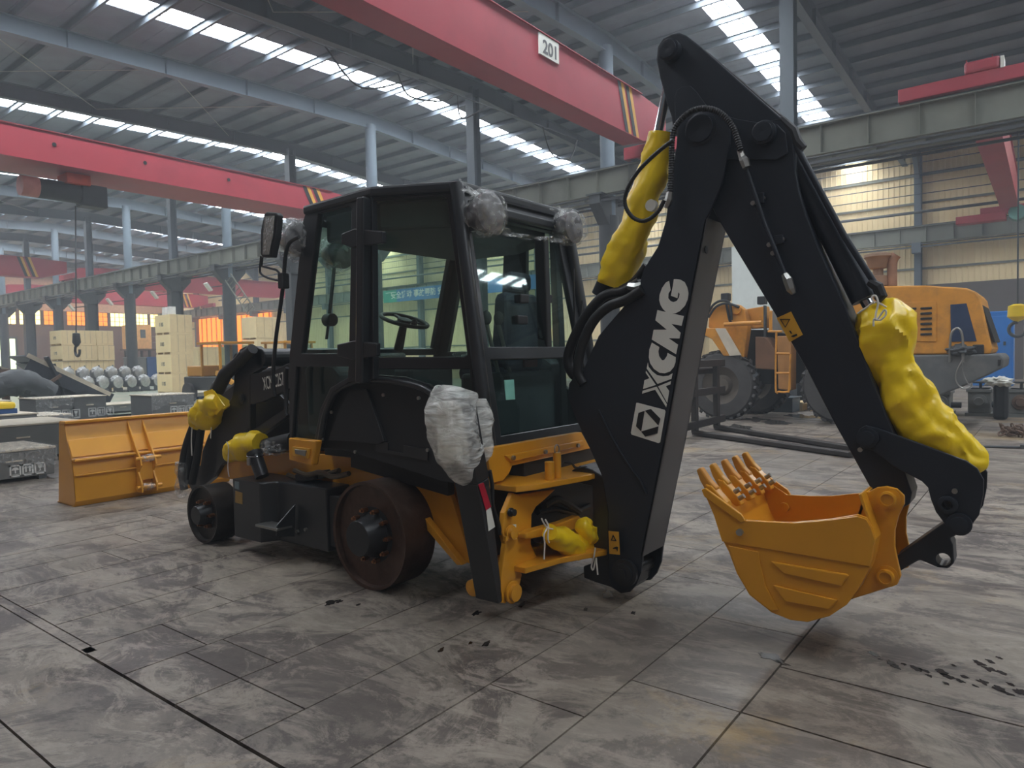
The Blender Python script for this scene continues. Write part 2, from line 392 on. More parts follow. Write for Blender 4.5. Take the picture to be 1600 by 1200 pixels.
for i, p in enumerate(px): blot('oil_spot', p[0], p[1], (.09, .05, .03, .04, .05, .03, .03, .1, .04, .05, .06, .07)[i], i*3.1, OILM, asp=.45, rot=.4)
px = [(3.828,0.667),(3.81,0.616),(3.777,0.589),(3.829,0.563),(3.813,0.512),(3.808,0.471),(3.759,0.446),(3.835,0.407),(3.795,0.372),(3.78,0.325),(3.949,0.366),(4.051,0.269),(4.099,0.225),(4.172,0.197),(3.996,0.224),(3.991,0.184),(3.867,0.134),(3.805,0.095),(3.825,0.239),(3.838,0.31),(3.761,0.264),(3.791,0.179),(3.756,0.144),(3.715,0.374),(3.875,0.705)]
for i, p in enumerate(px): blot('oil_drip', p[0], p[1], .02+.034*((i*37) % 10)/10, i*2.3, OILM, asp=.6, rot=.9)
px = [(3.537,1.112),(3.508,1.05),(6.146,2.234)]
for i, p in enumerate(px[:2]): blot('wet_patch', p[0], p[1], (.12, .05)[i], 50+i, WATER, asp=.5, rot=1.2)
px = [(3.218,7.91),(3.141,7.22),(2.84,7.208),(3.268,8.437),(3.487,7.773),(3.477,7.324),(2.875,7.902)]
for i, p in enumerate(px): blot('damp_mark', p[0], p[1], .16, 70+i*1.7, mat('damp_concrete', (84, 74, 66), .5), asp=.35, rot=-.5+.2*i)
px = [(16.163,5.401),(17.371,4.736),(15.588,4.79),(14.238,5.089),(17.251,4.134)]
for i, p in enumerate(px): blot('puddle', p[0], p[1], .75, 90+i*1.7, WATER, asp=.5, rot=.6)
# ---------------------------------------------------------------- roof, rafters, purlins, skylights
def roofz(x): return 12.45-.05*abs(x-20.75)
cl = struct('ceiling')
SKY = [(-16, -15), (-4.3, -3.3), (7.75, 8.75), (20.35, 21.35), (31.85, 32.85), (44, 45), (56, 57), (68, 69), (79, 80)]  # first two strips lie unseen behind the camera, added for lighting
strips = []; y = YS-12
for a, b in SKY:
    if a > y: strips.append((y, a))
    y = b
strips.append((y, YE))
panels = [(-25, -14), (-14, -3)]+[(-3+2.2*i, -3+2.2*(i+1)) for i in range(20)]
panels = [(-25, -14), (-14, -3), (-3, 1)]+[(1+2.5*i, 1+2.5*(i+1)) for i in range(7)]+[(18.5, 20.75), (20.75, 23.5)]+[(23.5+2.5*i, 23.5+2.5*(i+1)) for i in range(7)]
for a, b in strips:
    for x0, x1 in panels:
        if x1 <= -3: continue
        z0, z1 = roofz(x0), roofz(x1)
        MB().add([(x0+.01, a, z0), (x1-.01, a, z1), (x1-.01, b, z1), (x0+.01, b, z0), (x0+.01, a, z0+.04), (x1-.01, a, z1+.04), (x1-.01, b, z1+.04), (x0+.01, b, z0+.04)],
                 [(0, 1, 2, 3), (4, 7, 6, 5), (0, 4, 5, 1), (1, 5, 6, 2), (2, 6, 7, 3), (3, 7, 4, 0)]).build('roof_sheet', ROOF, cl)
for a, b in SKY:
    for x0, x1 in ((-3, 20.75), (20.75, 40.8)):
        z0, z1 = roofz(x0)+.03, roofz(x1)+.03
        MB().add([(x0, a, z0), (x1, a, z1), (x1, b, z1), (x0, b, z0), (x0, a, z0+.02), (x1, a, z1+.02), (x1, b, z1+.02), (x0, b, z0+.02)],
                 [(0, 1, 2, 3), (4, 7, 6, 5), (0, 4, 5, 1), (1, 5, 6, 2), (2, 6, 7, 3), (3, 7, 4, 0)]).build('skylight_panel', SKYM, cl)
        for yy in (a+.3, b-.3):
            MB().bar((x0, yy, roofz(x0)+.01), (x1, yy, roofz(x1)+.01), .03, .03).build('glazing_bar', PURL, cl)
x = -2.0; k = 0
while x < 41:
    if abs(x-20.75) > .3:
        z = roofz(x)
        b = MB().bx(x-.035, x-.025, YS-12, YE, z-.2, z-.005).bx(x-.025, x+.045, YS-12, YE, z-.2, z-.19).bx(x-.035, x-.09, YS-12, YE, z-.012, z-.005)
        b.build('purlin', PURL, cl)
    x += 1.36
COLY = [5.91+5.87*i for i in range(-3, 14)]
for i, y in enumerate(COLY):
    for x0, x1 in ((-3, 20.75), (40.8, 20.75)):
        a0, a1 = roofz(x0)-.2, roofz(x1)-.2
        b = MB(); d0, d1 = .42, .62
        sgn = 1 if x1 > x0 else -1
        b.add([(x0, y-.005, a0), (x1, y-.005, a1), (x1, y-.005, a1-d1), (x0, y-.005, a0-d0), (x0, y+.005, a0), (x1, y+.005, a1), (x1, y+.005, a1-d1), (x0, y+.005, a0-d0)],
              [(0, 1, 2, 3), (4, 7, 6, 5), (0, 4, 5, 1), (1, 5, 6, 2), (2, 6, 7, 3), (3, 7, 4, 0)])
        b.bar((x0, y, a0), (x1, y, a1), .26, .014); b.bar((x0, y, a0-d0), (x1, y, a1-d1), .26, .014)
        for q in range(1, 8):
            xx = x0+(x1-x0)*q/8; zz = a0+(a1-a0)*q/8; dd = d0+(d1-d0)*q/8
            b.bx(xx-.005, xx+.005, y-.12, y+.12, zz-dd, zz)
        b.build('rafter', SLATE if i % 2 else SLATEL, cl)
# bracing rods and sag lines under the roof
for i in range(4, 15, 2):
    for x0 in (6.5, 12):
        MB().cyl((x0, COLY[i]+.1, roofz(x0)-.5), (x0+5.5, COLY[i+1]-.1, roofz(x0+5.5)-.5), .015, 6).build('bracing_rod', STEEL, cl)
        MB().cyl((x0+5.5, COLY[i]+.1, roofz(x0+5.5)-.5), (x0, COLY[i+1]-.1, roofz(x0)-.5), .015, 6).build('bracing_rod', STEEL, cl)
# ---------------------------------------------------------------- column row and runway beams
for i, y in enumerate(COLY):
    pale = (i % 2 == 0)
    c = struct('column', (20.75, y, 0)); mt = SLATEL if pale else SLATE
    if pale:
        lo = MB().cyl((20.75, y, 0), (20.75, y, 6.2), .33, 20).build('lower_shaft', DARKST, c, smooth=True)
        MB().cyl((20.75, y, 6.2), (20.75, y, 12.1-.3), .24, 20).build('upper_shaft', SLATEL, c, smooth=True)
    else:
        MB().bx(20.40, 20.42, y-.26, y+.26, 0, 6.2).bx(21.08, 21.10, y-.26, y+.26, 0, 6.2).bx(20.42, 21.08, y-.01, y+.01, 0, 6.2).build('lower_shaft', DARKST, c)
        MB().bx(20.56, 20.575, y-.19, y+.19, 6.2, 11.9).bx(20.925, 20.94, y-.19, y+.19, 6.2, 11.9).bx(20.575, 20.925, y-.008, y+.008, 6.2, 11.9).build('upper_shaft', SLATE, c)
    h = MB()
    h.add([(19.85, y-.2, 6.78), (21.65, y-.2, 6.78), (21.65, y-.2, 6.5), (21.1, y-.2, 5.9), (20.4, y-.2, 5.9), (19.85, y-.2, 6.5),
           (19.85, y+.2, 6.78), (21.65, y+.2, 6.78), (21.65, y+.2, 6.5), (21.1, y+.2, 5.9), (20.4, y+.2, 5.9), (19.85, y+.2, 6.5)],
          [(0, 1, 2, 3, 4, 5), (11, 10, 9, 8, 7, 6)]+[(k, (k+1) % 6, (k+1) % 6+6, k+6) for k in range(6)])
    h.build('bracket', DARKST, c); MB().bx(19.8, 21.7, y-.3, y+.3, 6.78, 6.83).build('cap_plate', DARKST, c)
    MB().bx(20.25, 21.25, y-.45, y+.45, 0, .04).build('base_plate', DARKST, c)
def runway(x, label=None, x_mat=GIRD):
    bm_ = struct('beam', (x, 0, 6.83))
    MB().bx(x-.008, x+.008, YS, YE, 6.83, 7.6).bx(x-.17, x+.17, YS, YE, 6.81, 6.835).bx(x-.17, x+.17, YS, YE, 7.585, 7.61).build('web_and_flanges', x_mat, bm_)
    MB().bx(x-.035, x+.035, YS, YE, 7.61, 7.68).build('rail', DARKST, bm_)
    st0 = None; y = YS+.5
    while y < YE:
        if st0 is None: st0 = MB().bx(x-.16, x-.008, y-.006, y+.006, 6.835, 7.585).build('stiffener', x_mat, bm_)
        else:
            s = copy(st0); s.location = (st0.location[0], st0.location[1]+y-(YS+.5), st0.location[2])
        y += 1.15
    MB().cyl((x-.22, YS, 6.72), (x-.22, YE, 6.72), .03, 8).build('conduit', PIPEM, bm_)
    MB().bx(x-.26, x-.2, YS, YE, 6.55, 6.62).build('conductor_bar', PIPEM, bm_)
runway(20.2); runway(21.3); runway(40.2)
# ---------------------------------------------------------------- far side wall (X = 41): ribbed cream panels, posts, doorway
wr = struct('wall_right', (41, 0, 0))
rib = None
def wallpanel(x, y0, z0, z1, w_=1.0):
    b = MB(); prof = []
    for q in range(4):
        a = q*.25*w_; prof += [(0, a), (0, a+.19*w_), (-.03, a+.2*w_), (-.03, a+.24*w_)]
    prof.append((0, w_))
    vs = [(x+dx, y0+dy, z) for z in (z0, z1) for dx, dy in prof]; n = len(prof)
    b.add(vs, [(k, k+1, n+k+1, n+k) for k in range(n-1)]); return b
full = None; low = None
for j in range(YS, YE):
    a = wallpanel(41, j, 4.75, 11.5) if full is None else None
    if full is None: full = a.build('wall_panel', WALLC, wr, merge=False); full0 = j
    else: s = copy(full); s.location.y += j-full0
    if 1.0 <= j < 5: continue
    if low is None: low = wallpanel(41, j, 0, 4.75).build('wall_panel', WALLC, wr, merge=False); low0 = j
    else: s = copy(low); s.location.y += j-low0
MB().bx(40.85, 40.95, 1.0, 5, .0, 4.75).build('doorway_shutter', DARKG, wr)
MB().bx(41.05, 41.3, YS, YE, 0, 11.6).build('outer_cladding', WALLC, wr)
for z in (2.6, 5.6, 8.9, 10.3):
    MB().bx(40.9, 40.97, YS, YE, z-.05, z+.05).build('girt', GIRD, wr)
tr1 = struct('trim_1', (40.1, 30, 9))
for z in (9.2, 9.7, 10.2, 10.75): MB().cyl((40.1, YS, z), (40.1, 60, z), .022, 6).build('cable', PIPEM, tr1)
MB().cyl((40.0, YS, 8.3), (40.0, 70, 8.3), .07, 8).build('pipe', PIPEM, tr1)
for y in COLY:
    p = struct('pillar', (40.5, y-.6, 0))
    MB().bx(40.35, 40.37, y-.75, y-.45, 0, 11.3).bx(40.83, 40.85, y-.75, y-.45, 0, 11.3).bx(40.37, 40.83, y-.608, y-.592, 0, 11.3).build('shaft', SLATE, p)
    b = MB(); b.add([(40.36, y-.7, 10.0), (40.36, y-.7, 11.4), (38.8, y-.7, 11.4), (40.36, y-.5, 10.0), (40.36, y-.5, 11.4), (38.8, y-.5, 11.4)], [(0, 1, 2), (3, 5, 4), (0, 2, 5, 3), (0, 3, 4, 1), (1, 4, 5, 2)])
    b.build('haunch', SLATE, p)
    MB().bx(39.9, 40.36, y-.8, y-.4, 6.3, 6.8).build('bracket', SLATE, p)
wl_ = struct('wall_left', (-3, 30, 0))  # unseen near wall, closed and darkened to cut light and reflections
for j in range(-26, 84, 10):
    MB().bx(-3.3, -3.0, j+.01, j+9.99, 0, 4.2).bx(-3.3, -3.0, j+.01, j+9.99, 6.6, 11.6).build('wall_panel', BROWN, wl_)
    MB().bx(-3.2, -3.1, j+.01, j+9.99, 4.2, 6.6).build('dark_band', SLATE, wl_)  # made-up plain band, dark so this side gives no light
# ---------------------------------------------------------------- end wall (Y = 84)
we = struct('wall_end', (20, 84, 0))
MB().bx(XN, 41, 84, 84.2, 0, 6.1).build('low_wall', BROWN, we)
MB().bx(XN, 41, 84, 84.2, 7.6, 12.4).build('upper_cladding', mat('peach_cladding', (206, 160, 130), .7), we)  # one muted peach colour over the whole cladding
x = XN+.5; k = 0
cols = [WINM, WINM, ORW, WINM, WINM, ORW, ORW, WINM]
fr = MB()
while x < 40:
    wn = struct('window_%d' % (k+1), (x, 84, 6.1)); 
    MB().bx(x, x+1.9, 84.05, 84.1, 6.1, 7.6).build('pane', cols[(k*3+k//3) % 8], wn)
    b = MB()
    for q in range(5): b.bx(x+q*.475-.02, x+q*.475+.02, 83.98, 84.05, 6.1, 7.6)
    for z in (6.1, 6.6, 7.1, 7.58): b.bx(x, x+1.9, 83.98, 84.05, z-.02, z+.02)
    b.build('window_frame', DARKST, wn)
    MB().bx(x+1.9, x+2.2, 83.95, 84.1, 6.1, 7.6).build('mullion_post', BROWN, wn)
    x += 2.2; k += 1
d = struct('door_1', (24, 84, 0))
MB().bx(23.2, 25.6, 83.9, 84, 0, 4.6).build('bright_opening', DAY, d)
MB().bx(23.0, 23.2, 83.85, 84, 0, 4.8).bx(25.6, 25.8, 83.85, 84, 0, 4.8).bx(23, 25.8, 83.85, 84, 4.6, 4.8).build('door_frame', DARKST, d)
d = struct('door_2', (10, 84, 0))
MB().bx(7.2, 11.9, 83.9, 83.98, 0, 5.4).build('door_leaf', DARKG, d)
MB().bx(7.0, 12.1, 83.8, 83.9, 5.2, 6.0).build('door_track_cover', mat('pale_track_cover', (220, 210, 212), .6), d)
# big doorway daylight curtain on the far side wall
cu = struct('window_40', (40.9, 70, 0))
b = MB().bx(40.8, 40.85, 62, 76, 2.8, 6.6); b.build('pane', ORW, cu)
for q in range(15): MB().bx(40.72, 40.8, 62+q, 62.12+q, 2.8, 6.6).build('strip', mat('peach_strip', (240, 150, 80), .6), cu)
# ---------------------------------------------------------------- bridge cranes
def crane(x0, x1, y, zt, zb, depth, label, stripes=True, plate=False, group=None):
    t = thing('bridge_crane', label, 'crane', ((x0+x1)/2, y, zb), group)
    b = MB(); e = 1.6
    prof = [(x0, zb+.45), (x0+e, zb), (x1-e, zb), (x1, zb+.45), (x1, zt-.1), (x1-e, zt), (x0+e, zt), (x0, zt-.1)]
    b.plate(Y3(y+.02, prof), t=.02, n=(0, 1, 0)).plate(Y3(y+depth-.03, prof), t=.02, n=(0, 1, 0)); b.build('girder_web', REDP, t)
    b = MB(); 
    for p, q in ((prof[0], prof[1]), (prof[1], prof[2]), (prof[2], prof[3])):
        b.add([(p[0], y-.03, p[1]), (q[0], y-.03, q[1]), (q[0], y+depth+.03, q[1]), (p[0], y+depth+.03, p[1]), (p[0], y-.03, p[1]-.02), (q[0], y-.03, q[1]-.02), (q[0], y+depth+.03, q[1]-.02), (p[0], y+depth+.03, p[1]-.02)],
              [(0, 1, 2, 3), (4, 7, 6, 5), (0, 4, 5, 1), (1, 5, 6, 2), (2, 6, 7, 3), (3, 7, 4, 0)])
    b.build('bottom_flange', REDP, t)
    MB().bx(x0+e, x1-e, y-.03, y+depth+.03, zt, zt+.02).build('top_flange', REDP, t)
    for xx in (x0-.2, x1+.2):
        et = MB().bx(xx-.14, xx+.14, y-.9, y+depth+.9, 7.72, 8.1).build('end_truck', REDP, t, bevel=.02)
        for yy in (y-.6, y+depth+.6): MB().cyl((xx-.06, yy, 7.82), (xx+.06, yy, 7.82), .16, 16).build('wheel', DARKST, et)
    if stripes:
        for q in range(2):
            xx = x1-e-.5-q*.45
            MB().plate([(xx, y+.015, zb+.02), (xx+.18, y+.015, zb+.02), (xx-.25, y+.015, zt), (xx-.43, y+.015, zt)], t=-.004, n=(0, 1, 0)).build('black_stripe', BLKDEC, t)
            MB().plate([(xx+.18, y+.015, zb+.02), (xx+.34, y+.015, zb+.02), (xx-.09, y+.015, zt), (xx-.25, y+.015, zt)], t=-.004, n=(0, 1, 0)).build('amber_stripe', LABELY, t)
    return t
c1 = crane(-2.0, 19.9, 9.25, 8.95, 7.65, .6, 'largest nearest red crane girder crossing the top of the photo')
pl = MB().bx(13.25, 14.05, 9.235, 9.265, 8.45, 8.93).build('number_plate', DECAL, c1)
text('plate_number', '201', mat('grey_lettering', (90, 90, 90), .6), pl, (13.38, 9.23, 8.52), (1, 0, 0), (0, 0, 1), .42, bold=.01)
c2 = crane(-2.0, 19.9, 23.2, 8.45, 7.55, 1.9, 'red crane girder second from the camera, hoist under its left half')
for x in (8.3, 10.9, 13.8): MB().cyl((x, 23.19, 8.1), (x, 23.2, 8.1), .06, 12).build('bolt_hole', BLKDEC, c2)
c3 = crane(-2.0, 19.9, 54.4, 9.0, 7.7, .8, 'short far red crane girder with hazard stripes at the left photo edge')
c4 = crane(21.6, 39.9, 57, 9.0, 7.6, .6, 'red crane girder beyond the columns, above the ladder', stripes=False)
c5 = crane(21.6, 39.9, 72, 9.0, 7.6, .8, 'lower farthest red crane girder above the orange curtain', stripes=True)
q6 = [(25.213,1.432),(36.416,1.172)]
c6 = crane(21.6, 39.9, q6[1][1], 9.0, 7.7, .6, 'red crane girder coming out past the right photo edge beyond the runway', stripes=False)
# hoist under girder two, hoists on the far runway
def hoist(name, x, y, z, s, label, col):
    t = thing(name, label, 'hoist', (x, y, z))
    MB().cyl((x-.5*s, y, z), (x+.25*s, y, z), .2*s, 18).build('drum', DARKST, t, smooth=True)
    MB().cyl((x-.8*s, y, z), (x-.5*s, y, z), .2*s, 18).build('end_cap', mat('pink_cap', (206, 140, 130), .5), t, smooth=True)
    MB().bx(x-.05*s, x+.4*s, y-.25*s, y+.25*s, z+.15*s, min(7.5, z+.5*s)).build('trolley', col, t, bevel=.02)
    MB().bx(x+.25*s, x+.75*s, y-.18*s, y+.18*s, z-.25*s, z+.2*s).build('gearbox', DARKST, t, bevel=.04)
    return t
p = [(8.866,24.1,6.96)][0]
hoist('hoist', p[0], p[1], p[2], 1.5, 'dark electric hoist with orange trolley under second red girder', mat('hoist_orange', (206, 80, 50), .5))
p = [(38.5,1.191,7.453)][0]
t = thing('hoist', 'green capped motor with red end truck on far right runway', 'hoist', p)
MB().cyl((p[0]-.4, p[1], p[2]), (p[0]+.3, p[1], p[2]), .33, 18).build('motor', mat('green_motor', (90, 140, 128), .5), t, smooth=True)
MB().bx(p[0]-.3, p[0]+.3, p[1]+.4, p[1]+2.3, p[2]-.25, p[2]+.1).build('end_truck', REDP, t, bevel=.03)
p = [(20.2,3.059,7.448),(20.2,0.517,7.453),(20.2,1.314,7.651)]
t = thing('end_carriage', 'red end carriage with motor cover resting on near runway beam', 'crane', (20.2, 1.6, 7.7))
MB().bx(20.0, 20.4, -3, p[0][1], 7.7, 8.02).build('carriage_beam', REDP, t, bevel=.02)
MB().bx(19.95, 20.45, p[2][1]-.35, p[2][1]+.35, 8.02, 8.3).build('motor_cover', REDP, t, bevel=.06)
MB().bx(19.95, 20.45, p[2][1]-.43, p[2][1]-.36, 8.0, 8.26).build('cover_cap', DECAL, t)
# festoon cable under the purlins and hanging hook
def cable(name, pts, r, label, cat, m_=RUBBER, k=8):
    return tag(MB().tube(spline(pts, k), r, 6).build(name, m_, smooth=True), label, cat)
fc_ = thing('festoon_cable', 'festoon cable track with drooping black loops under the long skylight', 'cable', (9, 12.5, 9.6))
e_ = [(9.815,12.5,8.393),(20.027,12.5,8.746)]; e0_, e1_ = Vector(e_[0]), Vector(e_[1]); dd_ = (e1_-e0_)/(e1_.x-e0_.x)
MB().cyl(e0_+dd_*(-2.9-e0_.x), e0_+dd_*(20.4-e0_.x), .015, 6).build('track_wire', DARKST, fc_)
for f in ([(9.815,12.5,8.393),(10.805,12.5,7.789),(12.45,12.5,8.48)], [(11.958,12.5,8.455),(12.324,12.5,8.025),(13.47,12.5,8.214),(13.972,12.5,8.534)], [(14.098,12.5,8.536),(14.255,12.5,7.972),(15.294,12.5,8.571)], [(18.028,12.5,8.677),(18.493,12.5,7.953),(19.533,12.5,8.011),(20.027,12.5,8.746)]):
    MB().tube(spline(f, 8), .02, 6).build('cable_loop', RUBBER, fc_, smooth=True)
hk = thing('crane_hook', 'dark crane hook block hanging left before the crate wall', 'hook', (5, 24.1, 3))
h = [(9.136,24.1,6.572),(8.99,24.1,2.625),(8.978,24.1,2.325),(9.003,24.1,2.065),(8.953,24.1,1.726),(9.015,24.1,1.464)]
MB().cyl(h[0], h[1], .02, 6).build('rope', DARKST, hk)
MB().lathe(h[1], (0, 0, -1), [(0, .03), (.02, .1), (.3, .12), (.42, .05), (.45, .0)], 16).build('hook_block', DARKST, hk, smooth=True)
q = Vector(h[3]); MB().tube([q+Vector((0, .17*math.sin(a), -.0+.17*math.cos(a))) for a in [x*.35 for x in range(0, 15)]], .04, 8).build('hook', DARKST, hk, smooth=True)
# floodlights on the column row
for i in range(4):
    y = COLY[i+8]
    t = thing('floodlight', 'white floodlight on a short arm, ' + ['on the column with the ladder', 'on the column above the tall crate stack', 'on the column above the blue bin', 'on the farthest lit column above the crate wall'][i], 'lamp', (19.4, y-.3, 5.6), 'floodlights along the columns')
    MB().obx((19.4, y-.3, 5.6), .5, .3, .12, Matrix.Rotation(.9, 3, 'Y')).build('housing', FLOODW, t, bevel=.02)
    MB().cyl((19.55, y-.3, 5.6), (20.4, y-.05, 5.75), .03, 8).build('arm', DARKST, t)
# ladder on the column near the cab
y = [(20.2,34.653,5.909)][0][1]
a = Vector([(20.02,34.34,5.937)][0]); b_ = Vector([(19.8,31.952,3.988)][0])
t = thing('ladder', 'grey steel ladder leaning down from the runway beam', 'ladder', tuple(b_))
dx = Vector((0, 0, 0)); wv = Vector((0, -.45, .25))
for s_ in (0, 1): MB().bar(a+wv*s_*1.2, b_+wv*s_*1.2, .05, .05).build('rail', GIRD, t)
for q in range(9):
    c0 = a.lerp(b_, (q+.5)/9); MB().cyl(c0, c0+wv*1.2, .02, 6).build('rung', GIRD, t)
# banner on the far wall
bn = thing('banner', 'blue and green safety banner with white Chinese slogan', 'banner', (39.7, 41, 6.9))
B = [(39.7,43.973,7.302),(39.7,37.334,7.344),(39.7,30.449,7.511),(39.7,44.173,6.307),(39.7,37.371,6.311)]
y0, y1, zb, zt = B[0][1], B[1][1]-9, B[3][2], B[0][2]
BANB = mat('banner_blue', (44, 112, 176), .5, var=.1, scale=.3)
MB().bx(39.69, 39.71, y1, y0-1.6, zb, zt).build('banner_sheet', BANB, bn)
MB().bx(39.69, 39.71, y0-1.6, y0, zb, zt).build('green_end', mat('banner_green', (44, 150, 130), .5), bn)
tx = text('slogan', '安全推动 事故要防 安不忘危 乐不忘忧', DECAL, bn, (39.68, y0-.9, zb+.33), (0, -1, 0), (0, 0, 1), .62, bold=.012)
MB().bx(39.68, 39.69, y0-1.5, y0-.3, zt-.22, zt-.17).build('small_line', DECAL, bn)

# ================================================================ the backhoe loader
XC = 3.98
def mir(p): return (2*XC-p[0],)+tuple(p[1:])
def mirr(ps): return [mir(p) for p in ps]
bh = thing('backhoe_loader', 'black and amber backhoe loader without tyres, parked in the middle of the hall', 'excavator', (XC, 3.9, 0))
# ---- wheels: steel drums instead of tyres
def drum(name, x, y, r, wd, hubr, nb, sgn, m_, bolts, label):
    b = MB(); a = (sgn, 0, 0); c = (x, y, r)
    b.lathe(c, a, [(0, r-.012), (-.004, r), (wd, r), (wd, r-.012), (.035, r-.014), (.045, r-.03), (.045, hubr*1.25)], 56)
    b.lathe(c, a, [(0, r-.012), (.0, r-.02), (.035, r-.024)], 56)
    d = b.build(name, m_, bh, smooth=True); lab(d, label)
    MB().lathe(c, a, [(.05, hubr*1.5), (.042, hubr*1.5), (.04, hubr*1.22), (-.02, hubr), (-.66*hubr, hubr*.94), (-.72*hubr, hubr*.9), (-.72*hubr, .001)], 40).build('hub', HUB, d, smooth=True)
    b0 = None
    for k in range(bolts):
        t = 2*PI*k/bolts; rr = hubr*1.36; yy, zz = y+rr*math.cos(t), r+rr*math.sin(t)
        q = MB().cyl((x+sgn*.045, yy, zz), (x+sgn*.0, yy, zz), .017, 10).cyl((x, yy, zz), (x-sgn*.018, yy, zz), .010, 8)
        q.build('bolt', BRASS, d, smooth=False)
    return d
drum('rear_wheel', 3.09, 3.645, .367, .27, .128, 10, 1, RUST, 10, 'bare brown steel rear wheel drum on the side facing the camera')
drum('rear_wheel', 2*XC-3.09, 3.645, .367, .27, .128, 10, -1, RUST, 10, 'bare brown steel rear wheel drum on the far side')
drum('front_wheel', 3.1, 5.825, .25, .22, .085, 6, 1, DARKWH, 6, 'small bare steel front wheel drum facing the camera')
drum('front_wheel', 2*XC-3.1, 5.825, .25, .22, .085, 6, -1, DARKWH, 6, 'small bare steel front wheel drum on the far side')
MB().cyl((3.3, 3.645, .37), (4.66, 3.645, .37), .1, 16).bx(3.8, 4.16, 3.5, 3.8, .22, .52).build('rear_axle', BLACK, bh, bevel=.02)
MB().bx(3.3, 4.66, 5.75, 5.9, .2, .34).build('front_axle', BLACK, bh, bevel=.02)
# ---- chassis
fr = MB()
for x in (3.46, 4.44):
    fr.plate([(x, 5.2, .5), (x, 3.05, .33), (x, 2.8, .32), (x, 2.8, .8), (x, 3.5, .86), (x, 6.6, .72), (x, 6.6, .48)], t=.03, n=(1, 0, 0))
MB().bx(3.49, 4.44, 2.62, 2.7, .35, .75).build('rear_crossplate', PLAST, bh)  # coloured black so the recess behind the frame stays dark
fr.bx(3.49, 4.44, 5.9, 6.3, .5, .72)
lab(fr.build('chassis_frame', ORANGE, bh, bevel=.004), 'amber chassis side plates')
SP = [(3.36,3.77,0.75),(3.36,3.149,0.708),(3.36,2.953,0.219),(3.36,3.052,0.228),(3.36,3.231,0.363),(3.36,3.371,0.485),(3.36,3.443,0.52),(3.36,3.52,0.494),(3.36,3.781,0.509)]
MB().plate(mirr(SP), t=-.04, n=(1, 0, 0)).build('rear_gusset', ORANGE, bh)
lab(MB().plate(SP, t=.04, n=(1, 0, 0)).build('rear_gusset', ORANGE, bh, bevel=.003), 'amber gusset behind the rear wheel')
q = [(3.34,3.398,0.525),(3.34,3.326,0.512),(3.34,2.979,0.228),(3.34,3.023,0.221),(3.34,3.375,0.479)]
MB().plate(q, t=-.05, n=(1, 0, 0)).build('gusset_flange', ORANGE, bh, bevel=.003)
MB().plate([(3.3,4.057,0.886),(3.3,3.092,0.757),(3.3,3.095,0.66),(3.3,4.062,0.772)], t=.06, n=(1, 0, 0)).build('floor_rail', PLAST, bh, bevel=.003)
MB().plate(mirr([(3.3,4.057,0.886),(3.3,3.092,0.757),(3.3,3.095,0.66),(3.3,4.062,0.772)]), t=-.06, n=(1, 0, 0)).build('floor_rail', PLAST, bh, bevel=.003)
MB().bx(3.4, 4.56, 2.8, 4.5, .82, 1.0).build('cab_floor', PLAST, bh, bevel=.01)
# ---- engine hood and front frame
hd = MB(); hp = [(4.45, .8), (6.3, .8), (6.42, 1.0), (6.38, 1.28), (5.9, 1.48), (4.5, 1.62)]
hd.plate(X3(3.62, hp), t=.7, n=(1, 0, 0)); hd.build('engine_hood', BLACK, bh, bevel=.03)
# ---- cab
RT, BT, FT = (3.39, 3.04, 2.67), (3.11, 3.55, 2.67), (3.16, 4.29, 2.67)
cabf = MB(); cabr = MB(); gl = []
def face_frame(outer, holes, t=.05, both=True, n=(1, 0, 0)):
    cabf.plate(outer, holes, t=t, n=n)
    if both: cabf.plate(mirr(outer), [mirr(h) for h in holes], t=t, n=(-n[0], n[1], n[2]))
# rear quarter side (behind the centre pillar)
qo = [(3.111,3.548,2.67),(3.392,3.037,2.669),(3.478,2.943,1.799),(3.546,2.879,0.967),(3.505,2.954,0.95),(3.472,2.995,1.213),(3.384,3.154,1.232),(3.324,3.255,1.349),(3.235,3.414,1.407),(3.133,3.597,1.428),(3.132,3.589,1.565)]
qh = [(3.116,3.545,2.575),(3.125,3.529,2.595),(3.345,3.126,2.61),(3.362,3.097,2.592),(3.442,3.024,1.576),(3.432,3.044,1.56),(3.147,3.561,1.573),(3.136,3.579,1.599)]
qh2 = [(3.144,3.574,1.492),(3.45,3.017,1.479),(3.467,3.001,1.264),(3.38,3.159,1.275),(3.324,3.253,1.383),(3.238,3.405,1.437),(3.148,3.568,1.453)]
face_frame(qo, [qh, qh2])
# front side door plane
do = [(3.108,3.525,2.666),(3.16,4.288,2.67),(3.164,4.351,2.587),(3.175,4.589,1.606),(3.174,4.626,0.943),(3.147,4.226,0.968),(3.144,4.158,1.172),(3.136,4.031,1.332),(3.123,3.837,1.406),(3.105,3.564,1.429),(3.105,3.558,1.565)]
dh = [(3.125,3.775,2.602),(3.123,3.754,2.582),(3.124,3.828,1.604),(3.164,4.42,1.617),(3.15,4.151,2.608)]
dh2 = [(3.124,3.839,1.512),(3.168,4.496,1.517),(3.172,4.588,0.975),(3.151,4.283,0.979),(3.147,4.197,1.203),(3.138,4.061,1.363),(3.124,3.85,1.437)]
face_frame(do, [dh, dh2])
